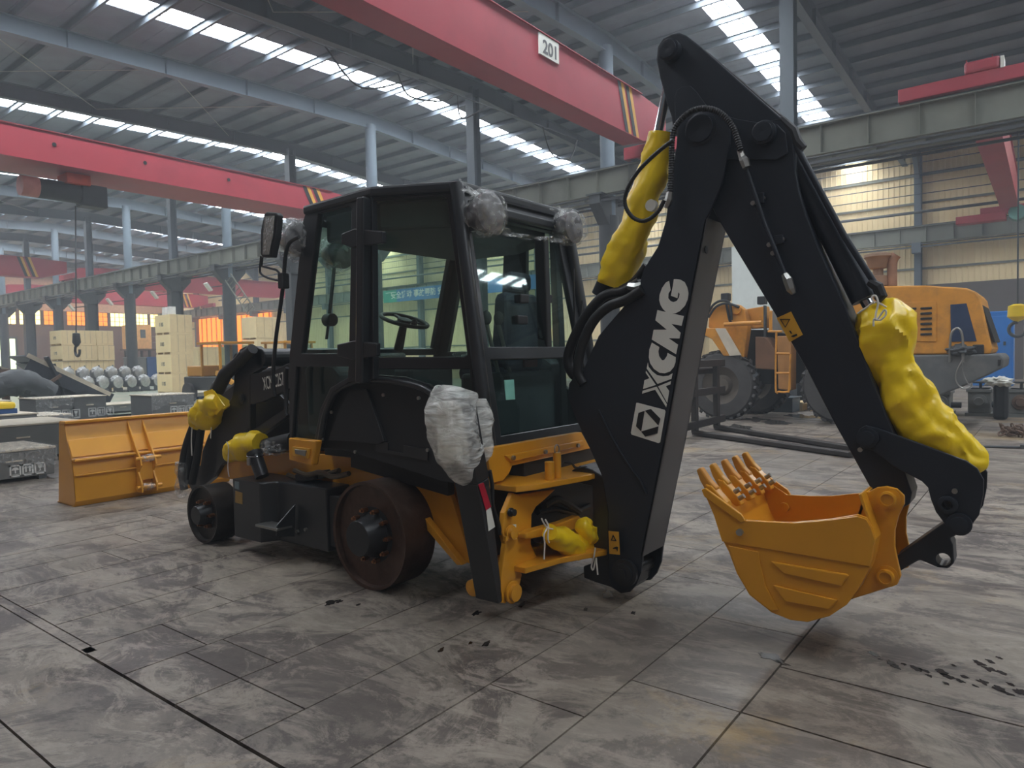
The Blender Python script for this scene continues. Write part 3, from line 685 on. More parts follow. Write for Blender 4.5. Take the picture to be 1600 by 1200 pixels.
# rear face
rp = '3.39'
ro = [(3.385, 3.03, 2.66), (3.335, 2.715, 1.0), (4.625, 2.715, 1.0), (4.575, 3.03, 2.66)]
rl = [(3.507,3.01,2.557),(3.378,2.814,1.524),(4.464,2.816,1.533),(4.648,3.021,2.614),(4.453,3.022,2.616),(3.913,3.017,2.59)]
rl = [(3.47, 2.985, 2.5), (3.43, 2.845, 1.62), (4.53, 2.845, 1.62), (4.49, 2.985, 2.5)]
rl2 = [(3.43, 2.822, 1.54), (3.41, 2.733, 1.06), (4.55, 2.733, 1.06), (4.53, 2.822, 1.54)]
face_frame(ro, [rl, rl2], t=.05, both=False, n=(0, 1, 0))
# front face
fo = [(3.165, 4.3, 2.66), (3.2, 4.58, 1.6), (3.3, 4.62, .98), (4.66, 4.62, .98), (4.76, 4.58, 1.6), (4.795, 4.3, 2.66)]
fh = [(3.26, 4.335, 2.56), (3.29, 4.57, 1.66), (4.67, 4.57, 1.66), (4.7, 4.335, 2.56)]
face_frame([fo[0], fo[1], fo[4], fo[5]], [fh], t=-.05, both=False, n=(0, 1, 0))
cab = cabf.build('cab_frame', BLACK, bh, bevel=.006); lab(cab, 'black cab frame with pillars')
def pane(loop, m_=GLASS, n=(1, 0, 0), mirror=True, nm='pane'):
    c = sum((Vector(p) for p in loop), Vector((0, 0, 0)))/len(loop)
    lp = [tuple(c+(Vector(p)-c)*1.025) for p in loop]
    off = Vector(n)*.018
    MB().plate([tuple(Vector(p)+off) for p in lp], t=.004, n=n).build(nm, m_, cab)
    if mirror:
        MB().plate([mir(tuple(Vector(p)+off)) for p in lp], t=.004, n=(-n[0], n[1], n[2])).build(nm, m_, cab)
pane(qh); pane(qh2, TINTG); pane(dh); pane(dh2, TINTG)
pane(rl, GLASS, (0, 1, 0), False); pane(rl2, TINTG, (0, 1, 0), False); pane(fh, GLASS, (0, -1, 0), False)
# roof
rf = [(3.37, 3.0, 2.62), (3.09, 3.52, 2.62), (3.14, 4.32, 2.62), (4.82, 4.32, 2.62), (4.87, 3.52, 2.62), (4.59, 3.0, 2.62)]
MB().plate(rf, t=.07, n=(0, 0, 1)).build('roof', BLACK, cab, bevel=.02)
MB().plate([(3.45, 3.12, 2.42), (3.2, 3.55, 2.42), (3.25, 4.2, 2.42), (4.71, 4.2, 2.42), (4.76, 3.55, 2.42), (4.51, 3.12, 2.42)], t=.19, n=(0, 0, 1)).build('headliner', mat('dark_headliner', (72, 78, 78), .7), cab, bevel=.02)
rm = [(3.40, 2.99, 2.56), (3.40, 2.955, 2.52), (3.40, 2.955, 2.58), (3.40, 2.99, 2.62)]
MB().bx(3.46, 4.5, 2.93, 2.99, 2.5, 2.56).build('rear_gutter', BLACK, cab, bevel=.012)
# pillar tubes and door hinges on the centre pillar
bpA, bpB = Vector((3.085, 3.57, 2.62)), Vector((3.085, 3.64, 1.4))
MB().bar(bpA, bpB, .07, .09, up=(1, 0, 0)).build('centre_pillar', BLACK, cab, bevel=.012)
rA, rB = Vector((3.35, 3.0, 2.66)), Vector((3.30, 2.735, .99))
MB().tube([rA, rB], [.045, .045], 14).build('rear_pillar', BLACK, cab, smooth=True)
MB().tube([mir(rA), mir(rB)], [.045, .045], 14).build('rear_pillar', BLACK, cab, smooth=True)
for z in (2.33, 1.62):
    b = MB(); c = PX_(3.06, "534,%d 552,%d 596,%d 596,%d 548,%d 534,%d" % ((366, 357, 362, 379, 386, 381) if z > 2 else (540, 534, 537, 556, 562, 557))) if False else None
h1 = [(3.05,3.778,2.408),(3.05,3.652,2.425),(3.05,3.374,2.373),(3.05,3.377,2.297),(3.05,3.678,2.302),(3.05,3.782,2.34)]; h2 = [(3.05,3.862,1.667),(3.05,3.687,1.687),(3.05,3.46,1.663),(3.05,3.463,1.581),(3.05,3.694,1.555),(3.05,3.866,1.588)]
for h in (h1, h2):
    lab(MB().plate(h, t=.04, n=(1, 0, 0)).build('door_hinge', BLACK, cab, bevel=.008), 'door hinge cover on the centre pillar')
# black fender infill below the arch
fo_ = [(3.2,4.281,0.959),(3.2,4.21,1.166),(3.2,4.084,1.328),(3.2,3.932,1.384),(3.2,3.726,1.416),(3.2,3.378,1.396),(3.2,3.157,1.344),(3.2,2.999,1.233),(3.2,2.797,1.239),(3.2,2.719,0.962),(3.2,2.725,0.767),(3.2,3.054,0.776),(3.2,3.934,0.906),(3.2,4.261,0.913)]
fd = MB().plate(fo_, t=.05, n=(1, 0, 0)).build('fender', PLAST, bh, bevel=.006)
MB().plate(mirr(fo_), t=.05, n=(-1, 0, 0)).build('fender', PLAST, bh, bevel=.006)
arc = [(3.16,4.228,0.957),(3.16,4.158,1.166),(3.16,4.033,1.33),(3.16,3.876,1.391),(3.16,3.679,1.422),(3.16,3.336,1.402),(3.16,3.106,1.35),(3.16,2.956,1.237),(3.16,2.931,1.04)]
MB().tube(spline(arc, 6), .022, 10).build('fender_lip', BLACK, fd, smooth=True)
ar2 = [(3.185,4.171,0.967),(3.185,4.028,1.205),(3.185,3.867,1.336),(3.185,3.731,1.373),(3.185,3.559,1.132),(3.185,3.318,1.015)]
MB().plate([(3.17,3.876,1.354),(3.17,3.714,1.356),(3.17,3.548,1.004),(3.17,3.613,0.983),(3.17,3.914,0.983),(3.17,4.151,0.979),(3.17,4.009,1.207)], t=.03, n=(1, 0, 0)).build('fender_rib', PLAST, fd, bevel=.004)
for p in [(3.165,3.529,1.319),(3.165,3.198,1.304),(3.165,4.083,1.187),(3.165,4.203,0.986),(3.165,3.13,0.975),(3.165,3.836,0.917)]:
    MB().cyl(p, (p[0]-.012, p[1], p[2]), .012, 10).build('bolt', STEEL, fd)
MB().plate([(3.19,3.648,1.005),(3.19,3.533,0.994),(3.19,3.535,0.942),(3.19,3.386,0.934),(3.19,3.384,0.986),(3.19,3.161,0.974),(3.19,3.164,0.9),(3.19,3.664,0.929)], t=.02, n=(1, 0, 0)).build('fender_bracket', BLACK, fd)
# amber step light corner at the front lower cab edge
sb = [(3.09,4.518,0.987),(3.09,4.178,0.982),(3.09,4.24,0.797),(3.09,4.52,0.818)]
sl = lab(MB().plate(sb, t=.06, n=(1, 0, 0)).build('corner_guard', ORANGE, bh, bevel=.012), 'amber corner guard with a small clear lamp')
MB().plate([(3.075,4.452,0.925),(3.075,4.243,0.924),(3.075,4.27,0.848),(3.075,4.448,0.859)], t=.02, n=(1, 0, 0)).build('lamp_bezel', LABELY, sl, bevel=.003)
MB().plate([(3.065,4.407,0.91),(3.065,4.268,0.91),(3.065,4.286,0.867),(3.065,4.401,0.878)], t=.012, n=(1, 0, 0)).build('lamp_lens', STEEL, sl, bevel=.003)
MB().plate(mirr(sb), t=-.14, n=(1, 0, 0)).build('corner_guard', ORANGE, bh, bevel=.012)
# wheel-side handle on the door
MB().tube([(3.08,4.481,1.51),(3.08,4.499,1.486),(3.08,4.517,1.175),(3.08,4.502,1.152)], .014, 8).build('door_handle', PLAST, cab, smooth=True)
# ---- wrapped work lamps
def ball(name, c, r, parent, sq=(1, 1, 1), seed=0, m_=WRAP, amp=.03, k=1):
    b = bmesh.new(); bmesh.ops.create_icosphere(b, subdivisions=4, radius=1)
    me = bpy.data.meshes.new(name); off = wloc(parent)
    for v in b.verts:
        d = v.co.normalized(); f = 1+amp/r*(noise.noise(d*2.2+Vector((seed, 0, 0)))*1.2+abs(noise.noise(d*6+Vector((0, seed, 0))))*.8)
        v.co = Vector((d.x*sq[0], d.y*sq[1], d.z*sq[2]))*r*f+Vector(c)-off
    for f in b.faces: f.smooth = True
    b.to_mesh(me); b.free(); o = bpy.data.objects.new(name, me); C.objects.link(o); me.materials.append(m_); o.parent = parent; return o
LAMPH = mat('lamp_housing_in_film', (112, 110, 112), .25, metal=.3, var=.2, scale=14)
def lamp(p, s, seed, label, tail=True):
    p = Vector(p)
    l = MB().lathe(p+Vector((0, .05*s, 0)), (0, -1, 0), [(-.05, .02), (-.05, .07*s), (.06*s, .115*s), (.1*s, .12*s), (.11*s, .1*s), (.1*s, .001)], 28).build('work_lamp', LAMPH, bh, smooth=True)
    lab(l, label)
    MB().bx(p.x-.02, p.x+.02, p.y+.02, p.y+.12, p.z-.1, p.z+.1).build('lamp_bracket', BLACK, l)
    ball('film_wrap', p, .135*s, l, (1, .95, 1.02), seed, WRAP, .018)
    if tail:
        b = MB()
        for q in range(5):
            a = p+Vector((random.uniform(-.06, .06), .02, .1*s)); e = a+Vector((random.uniform(-.14, .14), random.uniform(0, .1), random.uniform(.03, .1)))
            w_ = Vector((random.uniform(.01, .02), 0, .02)); b.add([a-w_, a+w_, e+w_*.3, e-w_*.3], [(0, 1, 2, 3)])
        b.build('film_tail', WRAP, l)
    return l
lp = [(3.455,2.86,2.469),(4.442,2.86,2.511)]
lamp(lp[0], 1.12, 1, 'film-wrapped round work lamp on the rear left roof corner')
lamp(lp[1], 1.0, 4, 'film-wrapped round work lamp on the rear right roof corner')
lf = [(3.173,4.45,2.46)][0]
lamp(lf, 1.1, 9, 'film-wrapped front work lamp at the cab front corner', False)
fl_ = lamp([(3.588,4.5,2.414)][0], 1.1, 12, 'film-wrapped front work lamp seen through the door glass', False)
# film stretched between the rear lamps
a, b_ = Vector(lp[0]), Vector(lp[1])
fm = MB(); n = 14
for i in range(n+1):
    t = i/n; c = a.lerp(b_, t); sag = -.07-.04*math.sin(PI*t)
    for j in range(5): fm.v.append((c.x, c.y-.02+.02*math.sin(i*1.7+j), c.z+sag+(.012-.01*j)*(1.6-math.sin(PI*t))*1.2))
fm.f = [(i*5+j, i*5+j+1, (i+1)*5+j+1, (i+1)*5+j) for i in range(n) for j in range(4)]
lab(fm.build('film_strand', WRAP, bh, smooth=True), 'twisted stretch film strung between the two rear lamps')
# ---- mirror on its long curved rod
mp = [(2.98,4.148,2.423),(2.98,4.262,2.392),(2.98,4.313,2.307),(2.98,4.346,2.129),(2.98,4.396,1.949),(2.98,4.464,1.722),(2.98,4.51,1.489),(2.98,4.516,1.395),(2.98,4.498,1.301)]
mi = lab(MB().tube(spline(mp, 6), .014, 10).build('mirror_rod', PLAST, bh, smooth=True), 'long curved black rod carrying the mirror')
mq = [(2.96,4.531,2.634),(2.96,4.498,2.643),(2.96,4.381,2.621),(2.96,4.358,2.6),(2.96,4.391,2.45),(2.96,4.454,2.311),(2.96,4.575,2.324),(2.96,4.597,2.354),(2.96,4.579,2.52)]
MB().plate(mq, t=.05, n=(1, 0, 0)).build('mirror_housing', PLAST, mi, bevel=.01)
MB().plate([(2.955,4.508,2.611),(2.955,4.382,2.598),(2.955,4.414,2.462),(2.955,4.469,2.331),(2.955,4.549,2.339),(2.955,4.531,2.504)], t=-.004, n=(1, 0, 0)).build('mirror_glass', MIRR, mi)
MB().tube(spline([(2.98,4.613,2.339),(2.98,4.635,2.247),(2.98,4.621,2.209),(2.98,4.542,2.173),(2.98,4.415,2.144),(2.98,4.392,2.151)], 4), .008, 8).tube([(2.98,4.597,2.328),(2.98,4.61,2.264),(2.98,4.427,2.219),(2.98,4.382,2.187)], .008, 8).build('mirror_arm', PLAST, mi, smooth=True)
MB().bx(mp[4][0]-.03, mp[4][0]+.03, mp[3][1]-.03, mp[3][1]+.03, mp[4][2]+.13, mp[4][2]+.24).build('mirror_clamp', PLAST, mi, bevel=.008)
# ---- inside the cab
ins = MB(); 
sc1 = [(3.8,4.238,1.602),(3.8,4.201,1.77),(3.8,4.124,1.827),(3.8,3.923,1.798),(3.8,3.869,1.757),(3.8,3.931,1.596)]
st = MB().bx(3.86, 4.1, 4.0, 4.2, 1.0, 1.5).build('steering_column', INTER, bh, bevel=.04); lab(st, 'grey steering column')
c = Vector([(3.98,4.166,1.87)][0]); ax = Vector((0, -.35, 1)).normalized()
sw = MB(); u = ax.orthogonal().normalized(); v = ax.cross(u)
ring = [c+(u*math.cos(t)+v*math.sin(t))*.19 for t in [2*PI*k/36 for k in range(37)]]
sw.tube(ring, .017, 10, caps=False)
for t in (0.5, 2.6, 4.7): sw.bar(c, c+(u*math.cos(t)+v*math.sin(t))*.18, .03, .015)
sw.lathe(c-ax*.03, ax, [(0, .001), (0, .05), (.04, .06), (.05, .04), (.05, .001)], 20)
sw.build('steering_wheel', PLAST, bh, smooth=True)
MB().cyl(c-ax*.25, c-ax*.02, .04, 14, .03).build('steering_shaft', PLAST, st, smooth=True)
kn = c+(u*math.cos(3.6)+v*math.sin(3.6))*.17; ball('steering_knob', kn+ax*.03, .028, st, m_=PLAST, amp=0)
MB().plate(X3(3.25, [(4.15, 1.0), (4.5, 1.0), (4.52, 1.5), (4.3, 1.62), (4.1, 1.45)]), t=.35, n=(1, 0, 0)).bx(3.6, 4.7, 4.3, 4.52, 1.0, 1.52).build('dashboard', INTER, bh, bevel=.03)
stt = MB(); stt.bx(3.8, 4.25, 3.0, 3.45, 1.38, 1.5).plate(X3(3.81, [(2.98, 1.45), (3.14, 1.45), (3.08, 2.02), (2.98, 2.0)]), t=.44, n=(1, 0, 0))
stt = stt.build('operator_seat', SEATM, bh, bevel=.05)
MB().bx(3.9, 4.15, 2.99, 3.08, 2.02, 2.16).build('headrest', SEATM, stt, bevel=.04)
MB().bx(3.85, 4.15, 3.1, 3.4, 1.0, 1.38).build('seat_post', PLAST, stt, bevel=.02)
ball('seat_film', (4.0, 3.42, 1.54), .2, stt, (1, 1, .35), 33, WRAP, .05)
# jacket-like cover hanging on the seat back
# consoles and levers at the rear window
cs = MB().plate(X3(4.3, [(2.95, 1.0), (3.5, 1.0), (3.5, 1.62), (3.2, 1.66), (2.95, 1.5)]), t=.2, n=(1, 0, 0)).build('side_console', INTER, bh, bevel=.03)
MB().bx(3.5, 4.45, 2.95, 3.15, 1.0, 1.45).build('lever_console', INTER, bh, bevel=.03)
MB().bx(3.95, 4.1, 2.93, 2.95, 1.48, 1.6).build('red_panel', mat('red_panel', (130, 52, 44), .6), cs)
for (x0, k) in ((3.62, 0), (3.75, 1)):
    lv = MB().tube(spline([(x0+.12, 3.0, 1.42), (x0+.06, 3.0, 1.6), (x0, 3.0, 1.78)], 4), .014, 8).build('control_lever', STEEL, bh, smooth=True)
    ball('lever_knob', (x0, 3.0, 1.82), .035, lv, (1, 1, 1.4), m_=PLAST, amp=0)
MB().tube([(5.64,3.3,1.488),(4.2,3.3,1.564)], .02, 8).build('grab_bar', PLAST, cab, smooth=True)
w1 = [(3.568,4.5,2.377),(3.486,4.5,1.877),(3.456,4.5,1.726)]; 
wp = MB().bar(w1[0], w1[1], .03, .012).bar(w1[1], w1[2], .02, .012).build('wiper', PLAST, bh); 
MB().lathe(Vector(w1[1])+Vector((0, .03, 0)), (0, -1, 0), [(0, .001), (0, .05), (.08, .05), (.09, .02), (.09, .001)], 14).build('wiper_motor', PLAST, wp, smooth=True)
rwp = [(4.138,2.9,2.412),(4.155,2.9,1.538)]; MB().bar(rwp[0], rwp[1], .09, .06).build('monitor_post', PLAST, cab, bevel=.01)
for p, s_ in zip([(3.884,2.9,1.954),(4.171,2.9,1.969),(3.857,2.9,1.808)], (.05, .05, .06)): MB().bx(p[0]-s_, p[0]+s_, p[1]-.03, p[1]+.03, p[2]-.03, p[2]+.03).build('latch_block', PLAST, cab, bevel=.008)
tg = [(3.417,2.7,1.41),(3.516,2.7,1.41),(3.525,2.7,1.283),(3.432,2.7,1.285)]; MB().plate(tg, t=.004, n=(0, 1, 0)).build('hanging_tag', MINT, cab)
MB().tube([(4.274,2.72,2.178),(4.276,2.72,1.741),(4.336,2.72,1.729),(4.387,2.72,1.954)], .008, 8).build('rear_handle', PLAST, cab, smooth=True)
# ---- rear amber valance under the cab
vp_ = [(3.108,2.6,1.023),(4.154,2.6,1.017),(4.27,2.6,0.887),(3.354,2.6,0.888),(3.327,2.6,0.852),(3.263,2.6,0.811),(3.165,2.6,0.815),(3.138,2.6,0.872)]
va = lab(MB().plate(vp_, t=.05, n=(0, 1, 0)).build('rear_valance', ORANGE, bh, bevel=.008), 'amber valance below the rear window')
MB().plate([(3.268,2.585,0.963),(4.153,2.585,0.96),(4.168,2.585,0.922),(3.329,2.585,0.916)], t=.02, n=(0, 1, 0)).build('valance_ridge', ORANGE, va, bevel=.006)
for p in [(3.33,2.58,0.943),(3.668,2.58,0.938),(4.06,2.58,0.935)]: MB().cyl(p, (p[0], p[1]-.015, p[2]), .014, 12).build('bolt', STEEL, va)
MB().plate([(3.31,2.759,0.993),(3.31,2.687,1.006),(3.31,2.693,0.792),(3.31,2.743,0.827)], t=.06, n=(1, 0, 0)).build('valance_end', ORANGE, va, bevel=.006)
MB().bx(3.5, 4.5, 2.62, 2.75, .72, .97).build('rear_crossmember', PLAST, bh, bevel=.01)
# ---- backhoe mounting frame (amber)
def yplate(pts, y, t, nm, par, m_=ORANGE, bev=.006, holes=()):
    return MB().plate(PYQ(pts, y), [PYQ(h, y) for h in holes], t=t, n=(0, 1, 0)).build(nm, m_, par, bevel=bev)
def PYQ(p, y): return p
FY = 2.5
fw = [(3.219,2.5,0.755),(3.281,2.5,0.733),(3.667,2.5,0.701),(3.551,2.5,0.659),(3.453,2.5,0.629),(3.405,2.5,0.59),(3.392,2.5,0.412),(3.443,2.5,0.329),(3.523,2.5,0.277),(3.272,2.5,0.316),(3.265,2.5,0.287),(3.295,2.5,0.252),(3.267,2.5,0.189),(3.191,2.5,0.15),(3.129,2.5,0.122),(3.088,2.5,0.138),(3.078,2.5,0.204),(3.142,2.5,0.469),(3.114,2.5,0.542),(3.136,2.5,0.65)]
mf = lab(MB().plate(fw, t=.035, n=(0, 1, 0)).build('mounting_frame', ORANGE, bh, bevel=.006), 'amber backhoe mounting frame')
mfm = MB().plate(mirr(fw), t=.035, n=(0, 1, 0)).build('mounting_plate', ORANGE, mf, bevel=.006)
tp = [(3.2, 2.46), (3.32, 2.40), (3.75, 2.30), (4.21, 2.30), (4.64, 2.40), (4.76, 2.46), (4.76, 2.8), (3.2, 2.8)]
zt = [(3.163,2.46,0.799)][0][2]
MB().plate(Z3(zt-.035, tp), t=.035, n=(0, 0, 1)).build('top_plate', ORANGE, mf, bevel=.005)
zl = [(3.279,2.42,0.316)][0][2]
lp2 = [(3.22, 2.42), (3.5, 2.36), (3.8, 2.22), (4.16, 2.22), (4.46, 2.36), (4.74, 2.42), (4.74, 2.75), (3.22, 2.75)]
MB().plate(Z3(zl-.03, lp2), t=.035, n=(0, 0, 1)).build('lower_plate', ORANGE, mf, bevel=.005)
MB().bx(3.3, 4.66, 2.72, 2.78, zl, zt-.03).build('back_plate', PLAST, mf)
MB().plate([(3.256,2.44,0.512),(3.314,2.44,0.519),(3.657,2.44,0.5),(3.847,2.44,0.504),(3.917,2.44,0.451),(3.845,2.44,0.42),(3.325,2.44,0.467),(3.255,2.44,0.482)], t=.06, n=(0, 1, 0)).build('swing_lug', ORANGE, mf, bevel=.008)
MB().bar([(3.093,2.46,0.53)][0], [(3.092,2.46,0.504)][0], .02, .02).build('pin_end', ORANGE, mf)
for p, r_ in zip([(3.173,2.49,0.531),(3.179,2.49,0.178),(3.178,2.49,0.65)], (.035, .05, .02)):
    MB().lathe(p, (0, -1, 0), [(0, r_*1.3), (.012, r_*1.3), (.014, r_), (.035, r_), (.036, .001)], 20).build('pivot_pin', ORANGE if r_ > .03 else BLKDEC, mf, smooth=True)
MB().plate([(3.2,2.495,0.57),(3.237,2.495,0.566),(3.234,2.495,0.479),(3.203,2.495,0.482)], t=-.003, n=(0, 1, 0)).build('serial_plate', DECAL, mf)
for i, p in enumerate([(3.573,2.4,0.845),(3.489,2.4,0.846)]):
    MB().cyl((p[0], 2.42, zt), (p[0], 2.42, zt+(.155 if i == 0 else .11)), .025 if i == 0 else .03, 14).build('locking_pin', ORANGE, mf, smooth=True)
MB().tube([([(3.573,2.4,0.845)][0][0]+.025*math.cos(t), 2.42, zt+.175+.03*math.sin(t)) for t in [k*PI/8 for k in range(17)]], .004, 6).build('pin_ring', STEEL, mf, smooth=True)
MB().tube(spline([(3.581,2.38,0.898),(3.675,2.38,0.877),(3.726,2.38,0.842),(3.841,2.38,0.83),(3.92,2.38,0.806)], 4), .008, 6).build('chain', PLAST, mf, smooth=True)
# stabiliser legs folded up, foot pads on top in plastic
lgp = [(2.904,2.5,0.854),(3.005,2.5,0.878),(3.106,2.5,0.14),(3.064,2.5,0.138)]
L0 = [(3,2.811,0.837)][0]
lg = MB(); yb = 2.69
front = [(2.93, .87), (3.03, .90), (3.13, .87), (3.235, .12), (3.2, .09), (3.06, .10)]
a1, a2, a3, a4 = [Vector(p) for p in lgp]
bk = Vector((0, .17, 0))
lg.plate([a1, a2, a3, a4], t=.17, n=(0, 1, 0))
up = (a1-a4).normalized(); 
s1 = lg.build('stabiliser_leg', BLACK, bh, bevel=.006); lab(s1, 'black stabiliser leg folded up beside the amber frame')
MB().plate([a1, a2, a2+up*.5, a1+up*.5], t=.15, n=(0, 1, 0)).build('upper_leg', BLACK, s1, bevel=.006)
MB().plate([(2.906,2.497,0.854),(2.95,2.497,0.858),(3.012,2.497,0.71),(2.966,2.497,0.697)], t=-.003, n=(0, 1, 0)).build('red_reflector', REDREF, s1)
MB().plate([(2.967,2.497,0.701),(3.006,2.497,0.711),(3.042,2.497,0.591),(2.984,2.497,0.578)], t=-.003, n=(0, 1, 0)).build('white_reflector', DECAL, s1)
lc = Vector([(3.125,2.74,0.173)][0]); MB().lathe(lc, (-1, 0, 0), [(-.06, .05), (.015, .05), (.02, .001)], 20).build('foot_boss', ORANGE, s1, smooth=True)
bc = [[(2.856,2.6,1.376),(2.826,2.6,1.271),(2.846,2.6,1.128),(2.884,2.6,0.999),(2.938,2.6,0.858)][i] for i in range(5)]
sleeve('plastic_bag', bc, [.11, .145, .14, .125, .04], BAGM, s1, amp=.022, n=64, seed=5, k=8, label='milky crumpled plastic bag over the foot pad')
MB().bx(bc[2][0]-.085, bc[2][0]+.085, bc[2][1]-.085, bc[2][1]+.085, bc[2][2]-.16, bc[2][2]+.2).build('foot_pad', mat('pale_wrapped_pad', (236, 234, 222), .5), s1, bevel=.05)
tl = sleeve('bag_tail', [(3.003,2.56,1.314),(3.02,2.56,1.186),(3.043,2.56,1.037),(3.034,2.56,0.957)], [.05, .06, .05, .02], BAGM, s1, amp=.03, n=30, seed=8)
m2 = MB().plate(mirr([a1, a2, a3, a4]), t=.17, n=(0, 1, 0)).plate(mirr([a1, a2, a2+up*.5, a1+up*.5]), t=.15, n=(0, 1, 0)).build('stabiliser_leg', BLACK, bh, bevel=.006)
lab(m2, 'black stabiliser leg on the far side')
MB().tube(spline([(3.036,2.52,0.912),(3.056,2.52,0.817),(3.057,2.52,0.707),(3.1,2.52,0.606),(3.121,2.52,0.527)], 5), .012, 8).build('stabiliser_hose', RUBBER, bh, smooth=True)
# ---- kingpost
kp = lab(MB().plate([(3.82,2.475,0.804),(3.82,2.415,0.838),(3.82,2.319,0.821),(3.82,2.236,0.779),(3.82,2.203,0.562),(3.82,2.209,0.255),(3.82,2.168,0.241),(3.82,2.099,0.269),(3.82,2.042,0.246),(3.82,2.025,0.185),(3.82,2.044,0.117),(3.82,2.08,0.078),(3.82,2.135,0.064),(3.82,2.194,0.081),(3.82,2.311,0.093),(3.82,2.397,0.107),(3.82,2.4,0.182),(3.82,2.332,0.214),(3.82,2.32,0.548),(3.82,2.322,0.714),(3.82,2.477,0.732)], t=.24, n=(1, 0, 0)).build('kingpost', BLACK, bh, bevel=.008), 'black swing post carrying the boom')
kpin = Vector([(3.74,2.07,0.21)][0])
MB().lathe(kpin+Vector((.05, 0, 0)), (-1, 0, 0), [(0, .085), (.03, .085), (.032, .06), (.05, .06), (.052, .03), (.06, .03), (.061, .001)], 28).build('boom_pin', BLACK, kp, smooth=True)
MB().cyl(kpin+Vector((.02, 0, 0)), kpin+Vector((.36, 0, 0)), .055, 20).build('pin_shaft', BLACK, kp, smooth=True)
# ---- boom
bp_ = [(3.79,1.701,2.75),(3.79,1.695,2.839),(3.79,1.671,2.891),(3.79,1.617,2.929),(3.79,1.549,2.934),(3.79,1.483,2.912),(3.79,1.426,2.864),(3.79,1.391,2.79),(3.79,1.392,2.687),(3.79,1.441,2.471),(3.79,1.523,2.307),(3.79,1.644,1.761),(3.79,1.793,1.035),(3.79,1.891,0.605),(3.79,1.955,0.323),(3.79,1.97,0.218),(3.79,2.002,0.141),(3.79,2.046,0.089),(3.79,2.109,0.069),(3.79,2.167,0.091),(3.79,2.194,0.151),(3.79,2.192,0.265),(3.79,2.186,0.57),(3.79,2.219,0.757),(3.79,2.241,0.815),(3.79,2.317,0.965),(3.79,2.428,1.173),(3.79,2.475,1.288),(3.79,2.463,1.371),(3.79,2.428,1.412),(3.79,2.369,1.433),(3.79,2.237,1.673),(3.79,2.023,1.877),(3.79,1.944,1.986),(3.79,1.918,2.06),(3.79,1.825,2.182),(3.79,1.774,2.324)]
bo = MB().plate(bp_, t=.02, n=(1, 0, 0)); 
bp2 = [(4.07, a[1], a[2]) for a in bp_]
bo.plate(bp2, t=.02, n=(1, 0, 0))
bo = lab(bo.build('boom', BOOMB, bh, bevel=.004), 'black boom with white lettering and emblem')
# rear face and front face plates between the cheeks
ed = [bp_[i] for i in (10, 11, 12, 13, 14)]
ww = [.21, .245, .27, .29, .28]
b = MB(); 
for i in range(len(ed)-1):
    (x0, y0, z0), (x1, y1, z1) = ed[i], ed[i+1]
    b.add([(3.79, y0, z0), (4.09, y0, z0), (4.09, y1, z1), (3.79, y1, z1), (3.79, y0+.015, z0), (4.09, y0+.015, z0), (4.09, y1+.015, z1), (3.79, y1+.015, z1)],
          [(0, 1, 2, 3), (4, 7, 6, 5), (0, 4, 5, 1), (1, 5, 6, 2), (2, 6, 7, 3), (3, 7, 4, 0)])
b.build('rear_plate', mat('grey_boom_plate', (70, 70, 72), .38, var=.05, coat=.2), bo, bevel=.003)  # greyer than the boom cheeks
b = MB(); fr_ = [bp_[i] for i in (33, 32, 31, 30, 29, 28)]
for i in range(len(fr_)-1):
    (x0, y0, z0), (x1, y1, z1) = fr_[i], fr_[i+1]
    b.add([(3.8, y0-.03, z0), (4.08, y0-.03, z0), (4.08, y1-.03, z1), (3.8, y1-.03, z1)], [(0, 1, 2, 3)])
b.build('front_plate', BOOMB, bo)
rbp = [(3.785,2.43,1.392),(3.785,2.353,1.168),(3.785,2.204,0.892),(3.785,2.027,0.807),(3.785,1.963,0.754),(3.785,1.921,0.719)]
MB().tube(spline([(3.786,2.244,1.212),(3.786,2.134,1.016),(3.786,2.026,0.865),(3.786,1.958,0.785),(3.786,1.921,0.711)], 4), .006, 6).build('weld_bead', BOOMB, bo, smooth=True)
hole = [(3.785,1.52,2.132)][0]
rr_ = [(3.79,1.523,2.307),(3.79,1.644,1.761)]
hc = Vector(rr_[0]).lerp(Vector(rr_[1]), .31)+Vector((.06, -.004, 0)); MB().lathe(hc, (0, -1, 0), [(0, .022), (.004, .022), (.005, .001)], 16).build('plug_hole', BLKDEC, bo)
# white lettering on the boom side
def decal(name, s, m_=DECAL, par=None, t=.0025, holes=()):
    return MB().plate(s, holes, t=-t, n=(1, 0, 0)).build(name, m_, par or bo, merge=False)
Gs = [(3.788,1.756,1.975),(3.788,1.777,1.966),(3.788,1.801,1.936),(3.788,1.817,1.897),(3.788,1.82,1.867),(3.788,1.811,1.837),(3.788,1.796,1.813),(3.788,1.778,1.796),(3.788,1.753,1.785),(3.788,1.719,1.785),(3.788,1.692,1.796),(3.788,1.66,1.825),(3.788,1.644,1.859),(3.788,1.638,1.895),(3.788,1.645,1.928),(3.788,1.66,1.959),(3.788,1.687,1.976),(3.788,1.709,1.981),(3.788,1.726,1.982),(3.788,1.733,1.943),(3.788,1.746,1.888),(3.788,1.706,1.871),(3.788,1.7,1.905),(3.788,1.692,1.895),(3.788,1.695,1.877),(3.788,1.709,1.856),(3.788,1.73,1.85),(3.788,1.748,1.857),(3.788,1.763,1.875),(3.788,1.761,1.902),(3.788,1.747,1.921)]
decal('letter_g', Gs)
